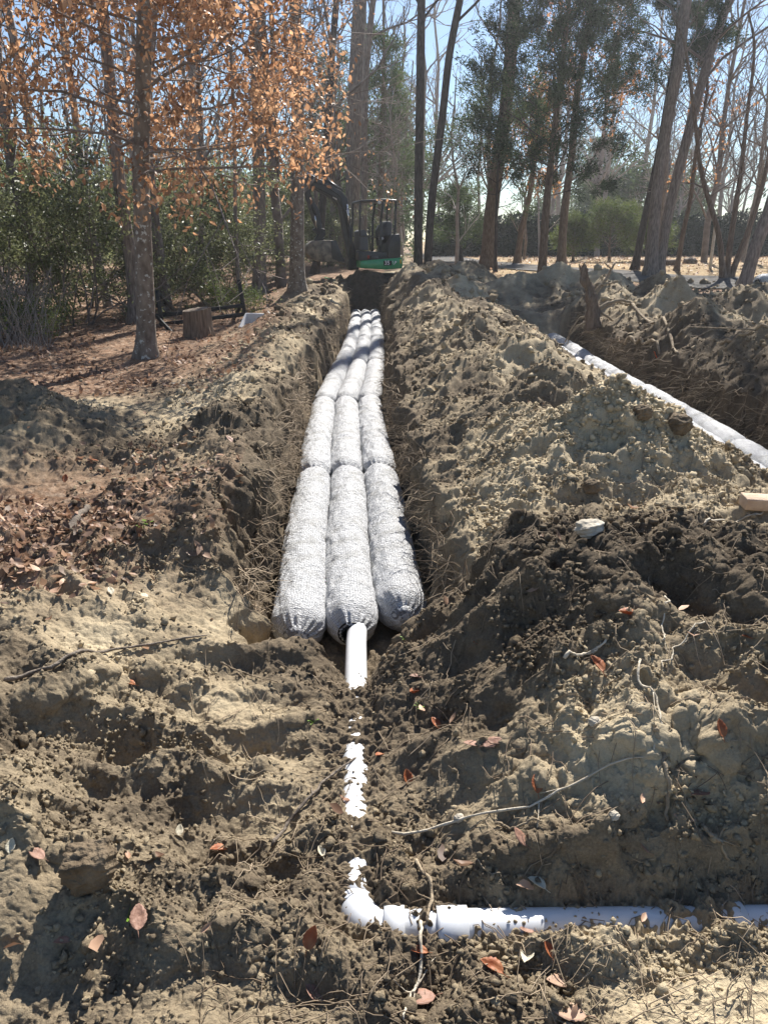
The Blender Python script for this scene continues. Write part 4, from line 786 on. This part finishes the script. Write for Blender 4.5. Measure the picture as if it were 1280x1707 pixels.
tree('cedar_tree', 'small dark cedar bush beside the driveway, right of the dark pair', 'tree', [(768, 430), (766, 400), (764, 370)], 38, .12, .05, 3.7, M['bark_dark'], 44, 'cedar', 20, .12, P=CEDAR, foliage=cedar_foliage(26, .16, 'pine', rad=.12), spread=(.7, 1.4), crown=lambda t: .4 + 1.3 * (1 - t))
tree('pine_tree', 'green young pine behind the digger canopy', 'tree', [(632, 420), (633, 350), (634, 280), (636, 220)], 36, .14, .05, 9.5, M['bark_brown'], 45, 'cedar', 36, .1, P=CEDAR, foliage=cedar_foliage(20, .18, 'pine', rad=.14), spread=(1.0, 1.5), crown=lambda t: .5 + 2.4 * (1 - t))
tree('pine_tree', 'pale green pine between the ringed beech and the digger boom', 'tree', [(548, 430), (549, 350), (550, 240)], 40, .14, .05, 9.5, M['bark_brown'], 46, 'cedar', 36, .1, P=CEDAR, foliage=cedar_foliage(20, .18, 'pine', rad=.14), spread=(1.0, 1.5), crown=lambda t: .5 + 2.2 * (1 - t))
for px, lab, sc in ((1015, 'round topped green shrub on the lawn with a split stem', 1.0), (955, 'smaller green shrub behind the orange leaved oak', .75), (1078, 'pale green shrub half hidden behind the forked oaks', .85)):
    tree('shrub', lab, 'shrub', [(px, 432), (px, 410), (px + 2, 385)], 38, .07, .03, .6 + 2.0 * sc, M['bark_brown'], 50 + px, 'cedar', 26, .25, P=dict(CEDAR, nc=(7, 5, 3)), foliage=cedar_foliage(26, .13, 'bright', rad=.12), spread=(.5, 1.4), crown=lambda t, s=sc: 1.35 * s * (1.1 - .5 * t))

# understory evergreens: two shapes, copied along the edge of the wood
def bush_proto(name, mt, seed, h, wdt, per=46, ln=.07):
    g = np.random.RandomState(seed); root = thing(name, 'x', 'shrub'); m = MB(); tips = []
    P = dict(wander=.22, up=(.35, .3, .2), nc=(6, 5, 4), angle=(.4, 1.1), rmin=.004, seg=6)
    for k in range(9):
        az = k * 2.4; a = g.uniform(.1, .75) * wdt; grow(m, tips, (.25 * math.cos(az), .25 * math.sin(az), -.1), (math.cos(az) * math.sin(a), math.sin(az) * math.sin(a), math.cos(a)), h * g.uniform(.55, .95), .02, 1, 3, g, P)
    m.build('stems', M['twig'], root); P_, D = around(tips, per, .10, g); D = D[P_[:, 2] > .05]; P_ = P_[P_[:, 2] > .05]; m = MB(); n = len(P_); flakes(m, P_, g.uniform(.6, 1.4, n) * ln, g.uniform(.3, .6, n) * ln, D * .4, 1, g); m.build('foliage', M[mt], root); return root
b1 = bush_proto('evergreen_shrub', 'bush', 61, 2.6, 1.0, 42, .08); b2 = bush_proto('evergreen_shrub', 'bush', 62, 3.4, .8, 42, .085); b3 = bush_proto('evergreen_shrub', 'bright', 63, 1.3, 1.2, 24, .06)
BUSHES = [(-8.6, 13.6, b2, 1.0), (-7.4, 14.8, b1, 1.1), (-6.2, 15.4, b2, 1.0), (-9.6, 12.2, b1, 1.15), (-5.3, 17.2, b1, 1.0), (-10.6, 14.5, b2, 1.2), (-4.2, 19.5, b1, 1.0), (-5.6, 21, b2, 1.0), (-7.5, 19, b2, 1.3), (-9.5, 18, b2, 1.3),
          (-4.6, 23.5, b1, .9), (-5, 27, b2, 1.0), (-2.3, 30, b1, 1.0), (-5.8, 26, b2, 1.1), (-12, 20, b2, 1.4), (-.9, 29, b1, .8)]
LB = ['dark evergreen shrub at the far left edge of the wood', 'green shrub left of the leaning trunk', 'glossy shrub directly behind the copper beech trunk', 'low shrub nearest the left edge of the photo', 'shrub behind the iron frame, between the leaning trunks',
      'tall shrub deep in shade at the left edge', 'shrub behind the stump and white panel', 'tall shrub left of the stout grey trunk', 'high shrub in the second row behind the beech', 'high shrub in the second row at far left', 'shrub between the stout trunk and the ringed beech',
      'taller shrub behind the ringed beech', 'shrub left of the digger bucket', 'rear shrub behind the iron frame', 'large rear shrub at the far left', 'shrub seen under the digger bucket']
us = set(); g = np.random.RandomState(5)
for (x, y, pr, s), lab in zip(BUSHES, LB):
    t = pr if pr.name not in us else copy_tree(pr); us.add(pr.name); t.location = (x, y, float(land(np.array([x]), np.array([y * 1.0]), False)[0])); t.rotation_euler = (0, 0, g.uniform(0, 6)); t.scale = (s, s, s * g.uniform(.85, 1.05)); tag(t, lab, 'shrub', 'evergreen shrubs along the edge of the wood')
for (x, y, lab) in ((-5.9, 12.7, 'low yellow green shrub at the foot of the wood left of the beech'), (-7.0, 12.4, 'small bright shrub near the left edge'), (-3.3, 16.9, 'small bright shrub between the beech trunk and the iron frame')):
    t = b3 if b3.name not in us else copy_tree(b3); us.add(b3.name); t.location = (x, y, 0); t.scale = (.7, .7, .6); tag(t, lab, 'shrub', 'bright low shrubs')

# far and middle-distance woods
def light_tree(g, H, nb=14, rmin=.010, nc=(5, 4)):
    m = MB(); n = 8; P = np.cumsum(np.concatenate([[[0, 0, 0]], g.randn(n - 1, 3) * [.12, .12, 0] + [0, 0, H / (n - 1)]]), 0); m.tube(P, np.linspace(H * .012, H * .003, n), 6, False); tips = []
    for k in range(nb):
        t = g.uniform(.25, 1); i = int(t * (n - 1.01)); az = g.uniform(0, 6.28); a = g.uniform(.4, 1.0); grow(m, tips, P[i], (math.cos(az) * math.sin(a), math.sin(az) * math.sin(a), math.cos(a)), H * .34 * (1.15 - t), H * .004, 1, 3, g, dict(BARE, rmin=rmin, nc=(5, 4, 3), seg=5))
    return m
g = np.random.RandomState(99); lt = []
for k in range(5):
    root = thing('thin_tree', 'x', 'tree'); mm = light_tree(g, [9, 12, 14, 10, 7.5][k]); mm.build('trunk_and_branches', M[['twig', 'twig_pale', 'twig', 'bark_grey', 'twig_pale'][k]], root); lt.append((root, mm)); 
spots = []
for i in range(11): spots.append((g.uniform(-13, -3), g.uniform(17, 30), 0))
for i in range(9): spots.append((g.uniform(-3, 5), g.uniform(31, 44), 1))
for i in range(9): spots.append((g.uniform(6, 26), g.uniform(33, 50), 2))
T3 = [('thin bare tree among the evergreen shrubs of the left hand wood', 'thin bare trees in the left hand wood'), ('thin bare tree in the woods behind the digger', 'thin bare trees behind the digger'), ('thin bare tree beyond the lawn on the right', 'thin bare trees beyond the lawn')]
us = set()
for i, (x, y, k) in enumerate(spots):
    src = lt[i % 5][0]; t = src if src.name not in us else copy_tree(src); us.add(src.name); t.location = (x, y, float(land(np.array([x]), np.array([y]), False)[0]) - .1); t.rotation_euler = (0, 0, g.uniform(0, 6)); s = g.uniform(.8, 1.25); t.scale = (s, s, s); tag(t, T3[k][0], 'tree', T3[k][1])
def mass(name, label, mt, n, xr, yr, srcs, sc, z0=.5):
    m = MB()
    for i in range(n):
        V, Fs = srcs[i % len(srcs)]; a = g.uniform(0, 6.28); s = g.uniform(*sc); c, q = math.cos(a) * s, math.sin(a) * s; Rm = np.array([[c, -q, 0], [q, c, 0], [0, 0, s]]); x = g.uniform(*xr); m.add(V @ Rm.T + np.array([x, g.uniform(*yr), z0]), Fs)
    tag(m.build(name, M[mt]), label, 'wood', kind='stuff')
def flat_src(mm): return (np.concatenate(mm.V), [np.concatenate([f for f in mm.F if f.shape[1] == 4])])
mass('far_wood', 'grey mass of bare trees filling the distance', 'twig_pale', 80, (-50, 60), (48, 80), [flat_src(mm) for _, mm in lt], (.9, 1.4))
mass('left_wood', 'dense bare brush and trees deep in the wood on the left', 'twig', 26, (-32, -2), (30, 48), [flat_src(mm) for _, mm in lt], (.6, 1.0))
def leafmass(H, W, n, ln, seed):
    gg = np.random.RandomState(seed); m = MB(); k = 26; c = np.stack([gg.uniform(-W, W, k), gg.uniform(-W, W, k), gg.uniform(.05, .95, k) * H], 1); c[:, :2] *= (1.15 - c[:, 2:] / H * .7)
    P = c[gg.randint(0, k, n)] + gg.randn(n, 3) * [W * .22, W * .22, H * .07]; flakes(m, P, gg.uniform(.6, 1.4, n) * ln, gg.uniform(.25, .5, n) * ln, None, 1, gg); return (m.V[0], [m.F[0]])
mass('far_evergreens', 'dark evergreens massed far behind the bare trees', 'pine', 46, (-55, 60), (56, 84), [leafmass(7.5, 2.6, 4500, .38, 3), leafmass(10, 2.8, 5500, .38, 4)], (.8, 1.15))
mass('left_evergreens', 'shaded evergreen thicket behind the left hand shrubs', 'bush', 15, (-30, -4), (27, 38), [leafmass(4.6, 2.1, 5500, .19, 5), leafmass(3.5, 2.0, 4500, .17, 6)], (.8, 1.2), .3)
# hedge at the back of the lawn
def hedge():
    m = MB(); n = 60000; x = g.uniform(3, 46, n); h = 2.6 + .5 * noise(x * .5, x * 0, 5) + .25 * noise(x * 2, x * 0, 6); z = g.rand(n) * h; y = 50 + np.abs(g.randn(n)) * .35 + .4 * noise(x * .9, z, 8)
    flakes(m, np.stack([x, y, z + .5], 1), g.uniform(.12, .3, n), g.uniform(.06, .14, n), None, 1, g); o = m.build('foliage', M['hedge']); t = thing('hedge', 'long dark clipped evergreen hedge closing the far side of the lawn', 'hedge', (0, 0, 0)); o.parent = t
    m = MB(); m.box((24.5, 50.9, 1.5), (43, .9, 2.2)); m.build('branch_core', M['hedge'], t)
hedge()
# brushy grass-like dead twigs at the far left
def brush():
    m = MB(); gg = np.random.RandomState(3)
    for k in range(700):
        y = gg.uniform(11.5, 14.5); x = gg.uniform(-.66, -.44) * y; L = gg.uniform(.4, 1.3); a = gg.uniform(0, 6.28); e = gg.uniform(.2, 1.1)
        m.tube(wob((x, y, 0), (x + math.cos(a) * L * e * .7, y + math.sin(a) * L * e * .7, L), 6, .03, gg), np.linspace(.006, .002, 6), 3, False)
    tag(m.build('dead_brush', M['twig_pale']), 'tangle of dead grey twigs at the left edge', 'brush', kind='stuff')
brush()

# ------------------------------------------------------------------ compact excavator
def excavator():
    Y = 25.2; o = at_y(650, 447, Y); k = Y * math.cos(PITCH) / F * .965 / 4  # metres per step of the drawing grid
    A = R(14); rt = thing('compact_excavator', 'compact green and black tracked excavator with its boom raised, behind the earth mound', 'excavator', (o[0], Y, o[2] - .72), rz=A)
    ex = lambda X: (X - 760) * k / math.cos(A); ez = lambda Z: (708 - Z) * k + .72
    def pr(name, pts, y0, y1, mt, bev=.02, par=rt):
        m = MB(); m.prism([(ex(a), ez(b)) for a, b in pts], y0, y1); return m.build(name, M[mt], par, bevel=bev)
    def cyl(name, a, b, r, mt, par=rt, sides=14):
        m = MB(); m.tube([a, b], r, sides); return m.build(name, M[mt], par, smooth=False)
    E = lambda X, Z, y: (ex(X), y, ez(Z))
    # undercarriage
    for s in (-1, 1):
        tr = MB(); P = []
        for i in range(40):
            a = i / 40 * 2 * math.pi; c, q = math.cos(a), math.sin(a); P.append((-.25 + (.72 if c > 0 else -.72) + .22 * c, .26 + .24 * q))
        tr.prism(P, s * .60 - .17, s * .60 + .17); t = tr.build('track', M['rubber'], rt, bevel=.01)
        for q in range(5):
            m = MB(); m.tube([(-.9 + q * .33, s * .78 - .02, .2), (-.9 + q * .33, s * .78 + .02, .2)], .10, 16); m.build('roller', M['iron'], t)
    m = MB(); m.box((-.25, 0, .42), (.9, .8, .3)); m.build('chassis', M['iron'], rt, bevel=.03)
    pr('dozer_blade', [(330, 770), (350, 770), (365, 800), (350, 850), (330, 850), (345, 805)], -.75, .75, 'green')
    # upper body
    pr('counterweight', [(520, 655), (600, 648), (800, 635), (808, 660), (806, 705), (690, 712), (520, 700)], -.74, .74, 'green', .04)
    pr('engine_cover', [(705, 650), (708, 560), (745, 490), (788, 482), (796, 520), (798, 640)], -.70, .70, 'black_paint', .05)
    pr('cab_floor', [(508, 650), (512, 598), (560, 592), (705, 600), (705, 650)], -.68, .60, 'black_paint', .03)
    # canopy
    pr('canopy_roof', [(524, 290), (530, 276), (690, 266), (776, 272), (774, 288), (690, 286)], -.60, .60, 'black_paint', .03)
    for y in (-.55, .55):
        m = MB(); m.bar(E(532, 284, y), E(527, 500, y), .055); m.build('front_post', M['black_paint'], rt, bevel=.008)
        m = MB(); m.bar(E(684, 284, y), E(668, 400, y), .07); m.bar(E(668, 400, y), E(664, 640, y), .07); m.build('middle_post', M['black_paint'], rt, bevel=.008)
        m = MB(); m.bar(E(768, 284, y), E(766, 400, y), .06); m.bar(E(766, 400, y), E(758, 500, y), .06); m.build('rear_post', M['black_paint'], rt, bevel=.008)
        m = MB(); m.tube([E(527, 500, y), E(600, 500, y), E(662, 512, y)], .018, 8); m.build('hand_rail', M['black_paint'], rt)
    cyl('work_lamp', E(655, 290, -.64), E(655, 290, -.60), .05, 'lamp')
    sb = pr('seat', [(700, 530), (702, 505), (755, 500), (762, 420), (745, 402), (722, 404), (710, 430), (722, 505), (716, 545), (755, 552), (752, 530)], -.28, .28, 'seat', .04)
    pr('armrest', [(668, 508), (690, 505), (700, 512), (690, 522), (668, 520)], -.38, -.28, 'white', .01)
    pr('console', [(690, 560), (680, 470), (700, 425), (715, 428), (712, 560)], .3, .5, 'black_paint', .01)
    pr('leg_guard', [(530, 590), (532, 470), (550, 457), (570, 462), (585, 500), (590, 590)], -.5, .45, 'seat', .03)
    for i, (a, b) in enumerate(((600, 455), (612, 470), (628, 480))):
        m = MB(); m.tube([E(a + 8, 590, -.25 + .2 * i), E(a, b, -.25 + .2 * i)], .012, 8); m.tube([E(a, b, -.25 + .2 * i), E(a - 1, b - 14, -.25 + .2 * i)], .025, 8); m.build('control_lever', M['black_paint'], rt)
    # boom: two curved plates with webs, arm, rams, bucket
    bm = pr('boom', [(455, 700), (470, 660), (438, 500), (412, 330), (395, 285), (330, 245), (240, 205), (196, 195), (187, 155), (200, 118), (235, 122), (330, 165), (430, 218), (470, 262), (482, 330), (500, 520), (525, 610), (520, 690)], -.11, .11, 'black_paint', .015)
    cyl('boom_ram_barrel', E(492, 640, -.16), E(478, 440, -.16), .065, 'black_paint'); cyl('boom_ram_rod', E(478, 440, -.16), E(462, 300, -.16), .033, 'chrome')
    cyl('arm_ram_barrel', E(440, 218, 0), E(330, 150, 0), .06, 'black_paint'); cyl('arm_ram_rod', E(330, 150, 0), E(215, 95 + 20, 0), .03, 'chrome')
    pr('boom_lamp', [(458, 335), (476, 333), (480, 352), (462, 356)], -.19, -.12, 'lamp', .005)
    m = MB(); m.box((ex(388), -.116, ez(262)), (.15, .006, .055), Matrix.Rotation(R(34), 3, 'Y')); m.build('boom_decal', M['decal'], bm)
    pr('swing_post', [(465, 715), (462, 668), (480, 640), (525, 640), (540, 715)], -.16, .16, 'iron', .02)
    ar = pr('arm', [(190, 240), (186, 150), (198, 112), (214, 110), (228, 160), (232, 235), (255, 290), (280, 330), (300, 440), (318, 470), (305, 500), (270, 470), (238, 400), (212, 300)], -.08, .08, 'black_paint', .012)
    cyl('bucket_ram_barrel', E(222, 265, .0), E(262, 370, -.10), .05, 'iron'); cyl('bucket_ram_rod', E(252, 345, -.10), E(262, 455, -.10), .025, 'chrome')
    lk = pr('bucket_link', [(236, 458), (262, 445), (318, 455), (322, 490), (300, 515), (318, 505), (300, 540), (262, 562), (242, 548), (255, 510), (270, 490)], -.12, .12, 'iron', .012)
    m = MB()   # curved bucket shell with side plates
    prof = [(190, 570), (200, 550), (225, 530), (300, 524), (378, 526)]; back = [(190, 570), (192, 600), (215, 640), (270, 658), (350, 663), (430, 658), (400, 590), (378, 526)]
    full = prof[:-1] + [(378, 526), (404, 600), (432, 660), (350, 665), (270, 660), (215, 642), (190, 605)]
    m.prism([(ex(a), ez(b)) for a, b in full], -.33, .33); bk = m.build('bucket', M['steel'], rt, bevel=.015)
    for y in (-.34, .34):
        m = MB(); m.prism([(ex(a), ez(b)) for a, b in [(345, 528), (380, 524), (408, 600), (436, 662), (395, 660), (350, 640)]], y - .012, y + .012); m.build('side_cutter', M['black_paint'], bk, bevel=.003)
    for i in range(5):
        y = -.28 + i * .14; m = MB(); m.prism([(ex(a), ez(b)) for a, b in [(400, 662), (432, 668), (448, 684), (425, 676)]], y - .025, y + .025); m.build('tooth', M['steel'], bk)
    for j, pth in enumerate(([(505, 640), (470, 500), (448, 340), (400, 262), (300, 215), (238, 190), (225, 240)], [(512, 640), (455, 420), (420, 250), (330, 190), (246, 165), (238, 200)])):
        m = MB(); m.tube([E(a, b, -.13 - .02 * j) for a, b in pth], .014, 7); m.build('hydraulic_hose', M['rubber'], bm)
    # decals: the black plate with 35, the pale letter P stripes, red patch
    m = MB(); m.box((ex(704), -.745, ez(670)), (56 * k, .006, 30 * k)); pl = m.build('number_plate', M['black_pipe'], rt)
    def text(s, X, Z, size, mt, par, y=-.752):
        cu = bpy.data.curves.new('lettering', 'FONT'); cu.body = s; cu.size = size; cu.extrude = .002; cu.align_x = 'CENTER'; cu.align_y = 'CENTER'; cu.offset = .003
        tmp = bpy.data.objects.new('lettering', cu); C.objects.link(tmp); dg = bpy.context.evaluated_depsgraph_get(); me = bpy.data.meshes.new_from_object(tmp.evaluated_get(dg)); bpy.data.objects.remove(tmp)
        ob = bpy.data.objects.new('lettering', me); C.objects.link(ob); me.materials.append(M[mt]); ob.parent = par; ob.rotation_euler = (R(90), 0, 0); ob.location = (ex(X), y, ez(Z)); return ob
    text('35', 700, 669, .17, 'decal', pl); text('P', 757, 668, .13, 'decal', rt)
    m = MB(); m.prism([(ex(735), ez(655)), (ex(739), ez(655)), (ex(748), ez(682)), (ex(744), ez(682))], -.75, -.744); m.build('stripe', M['decal'], rt)
    m = MB(); m.box((ex(578), -.685, ez(630)), (.07, .006, .09)); m.build('sticker', M['red'], rt)
    m = MB(); m.box((ex(622), -.685, ez(633)), (.22, .006, .06)); m.build('side_marking', M['seat'], rt)
    m = MB(); m.box((ex(792), -.745, ez(660)), (.05, .006, .12)); m.build('sticker', M['yellow'], rt)
excavator()

# ------------------------------------------------------------------ small things round the edge of the wood
def stump():
    b = at_z(331, 556, .02); t = thing('tree_stump', 'grey brown sawn tree stump in front of the iron frame', 'stump', tuple(b)); g = np.random.RandomState(3); m = MB(); ns = 40; hs = np.linspace(-.1, .42, 9); V = []
    for h in hs:
        th = np.arange(ns) / ns * 2 * math.pi; r = .235 * (1 + .15 * math.exp(-max(h, 0) / .1)) * (1 + .05 * np.sin(th * 9) + .04 * np.sin(th * 4 + 1)); V.append(np.stack([r * np.cos(th), r * np.sin(th), h + .03 * np.sin(th + 1) * (h > .3)], 1))
    V = np.concatenate(V); i = np.arange(8)[:, None] * ns; j = np.arange(ns)[None]; k = (j + 1) % ns; m.add(V, [np.stack([i + j, i + k, i + ns + k, i + ns + j], -1).reshape(-1, 4)]); m.build('bark_side', M['stump'], t, smooth=True)
    m = MB(); th = np.arange(ns) / ns * 2 * math.pi; m.add(np.concatenate([V[-ns:] * [.985, .985, 1] + [0, 0, .003], [[0, 0, .41]]]), [np.array([[q, (q + 1) % ns, ns] for q in range(ns)])]); m.build('cut_top', M['cutwood'], t)
stump()
def frame():
    Y = 15.0; c = at_y(330, 540, Y); c[2] = 0; t = thing('iron_frame', 'black iron rail frame lying on its side behind the stump and beech trunk', 'frame', tuple(c))
    def q(px, py, y=Y): return at_y(px, py, y) - c
    def b(name, A, B, wd=.05): m = MB(); m.bar(A, B, wd, .07); m.build(name, M['iron'], t, bevel=.004)
    b('long_rail', q(258, 527, 14.6), q(406, 509)); b('long_rail', q(266, 541, 14.6), q(408, 524))
    b('end_post', q(398, 466), q(411, 538)); b('end_brace', q(412, 540), q(385, 543, 15.5)); b('end_brace', q(404, 505), q(384, 543, 15.5), .035)
    b('end_post', q(262, 484, 14.4), q(272, 553, 14.4)); b('end_brace', q(264, 488, 14.4), q(292, 520, 15.2), .035); b('end_brace', q(262, 528, 14.4), q(288, 556, 14.0), .035); b('end_brace', q(262, 510, 14.4), q(286, 505, 15.2), .035)
frame()
def panel():
    b = at_z(430, 534, .2); t = thing('white_basin', 'white plastic basin lying on the leaves beside the left spoil ridge', 'basin', tuple(b)); t.rotation_euler = (R(32), 0, R(-14)); t.scale = (1.05, 1.05, 1.05)
    m = MB(); L, W_, H = .62, .42, .12; out = [(-L / 2, -W_ / 2), (L / 2, -W_ / 2), (L / 2, W_ / 2), (-L / 2, W_ / 2)]
    o4 = np.array([(x, y, 0) for x, y in out]); r4 = o4 * [.88, .82, 1]; f4 = o4 * [.75, .66, 1] - [0, 0, H]; V = np.concatenate([o4, r4, f4, o4 - [0, 0, .04], ]); ringf = [[i, (i + 1) % 4, 4 + (i + 1) % 4, 4 + i] for i in range(4)] + [[4 + i, 4 + (i + 1) % 4, 8 + (i + 1) % 4, 8 + i] for i in range(4)] + [[8, 9, 10, 11]] + [[12 + i, 12 + (i + 1) % 4, (i + 1) % 4, i] for i in range(4)]
    m.add(V, [np.array(ringf)]); m.build('basin_shell', M['white'], t, bevel=.015); m = MB(); m.tube([(0, 0, -H + .002), (0, 0, -H + .008)], .03, 18); m.build('drain', M['chrome'], t)
panel()
# uprooted stump on the right
def snag():
    b = at_y(990, 562, 14.2); t = thing('uprooted_stump', 'grey broken stump standing upright with torn roots above the second trench', 'stump', tuple(b)); Y = b[1]
    def q(px, py, dy=0): return at_y(px, py, Y + dy) - b
    m = MB(); P = np.array([q(990, 545), q(988, 515), (q(982, 490)), q(975, 465), q(970, 443)]); P = np.stack([np.interp(np.linspace(0, 4, 30), np.arange(5), P[:, i]) for i in range(3)], 1); m.tube(P, np.interp(np.linspace(0, 4, 30), np.arange(5), [.15, .11, .085, .08, .055]), 16); V = m.V[-1]; V += .05 * np.stack([fbm(V[:, 0] * 9 + 5, V[:, 2] * 5, 4, 3), fbm(V[:, 1] * 9, V[:, 2] * 5 + 3, 4, 4), 1.6 * fbm(V[:, 0] * 11, V[:, 1] * 11, 3, 5)], 1); m.build('trunk', M['bark_brown'], t, smooth=True)
    for pth, r in (([(985, 500), (1000, 478), (1012, 462), (1018, 450), (1024, 438)], .045), ([(1004, 474), (1018, 472), (1030, 468)], .025), ([(990, 520), (1015, 505), (1035, 500), (1060, 508)], .05), ([(988, 530), (960, 545), (940, 570)], .03), ([(992, 535), (1005, 560), (1000, 590)], .03), ([(985, 525), (965, 530), (950, 550), (945, 575)], .02), ([(975, 465), (968, 452), (965, 440)], .03), ([(1018, 450), (1010, 440), (1005, 436)], .015), ([(1024, 490), (1036, 480), (1034, 465)], .015), ([(1000, 520), (1030, 540), (1040, 560)], .025)):
        P = np.array([q(*a, dy=.05 * i) for i, a in enumerate(pth)]); tt = np.linspace(0, len(P) - 1, 14); P = np.stack([np.interp(tt, np.arange(len(P)), P[:, i]) for i in range(3)], 1) + rs.randn(14, 3) * .006; m = MB(); m.tube(P, np.linspace(r, r * .35, 14), 8); m.build('root', M['root'], t, smooth=True)
snag()
# post, logs and an unidentified dark shape on the lawn
p = at_y(1184, 440, 29); m = MB(); a = np.array([p[0], 29, .45]); bb = at_y(1192, 375, 29); m.bar(a, bb, .09); tag(m.build('post', M['wood'], bevel=.01), 'pale leaning post on the lawn at the right', 'post')
for i, (px, L, lab) in enumerate(((1092, .9, 'short log lying right of the forked oaks'), (1060, .6, 'stubby log lying left of the forked oaks'))):
    p = at_z(px, 443, .62); m = MB(); m.tube([(0, 0, .1), (L, .2, .12)], .12, 12); tag(m.build('log', M['bark_brown'], loc=tuple(p)), lab, 'log')
blob('blob', 1149, 440, (.55, .5, .42), 'stick', 'small dark unidentified shape on the lawn beside the thin light trunk', 'blob', 21, .3, .2)  # rounded lump stands in for a dark shape of unknown kind

# ------------------------------------------------------------------ thin air volume added to imitate lens glare
m = MB(); m.box((2, 42, 5), (150, 112, 52)); hz = m.build('glare_veil', bpy.data.materials.new('glare_veil_air')); hm = hz.data.materials[0]; hm.use_nodes = True; nt = hm.node_tree; nt.nodes.clear()
o_ = nt.nodes.new('ShaderNodeOutputMaterial'); v_ = nt.nodes.new('ShaderNodeVolumePrincipled'); v_.inputs['Density'].default_value = .0010; v_.inputs['Color'].default_value = (.93, .96, 1, 1); v_.inputs['Anisotropy'].default_value = .55
nt.links.new(v_.outputs[0], o_.inputs['Volume']); tag(hz, 'thin bright veil added to the air to imitate lens glare', 'glare_veil', kind='stuff')
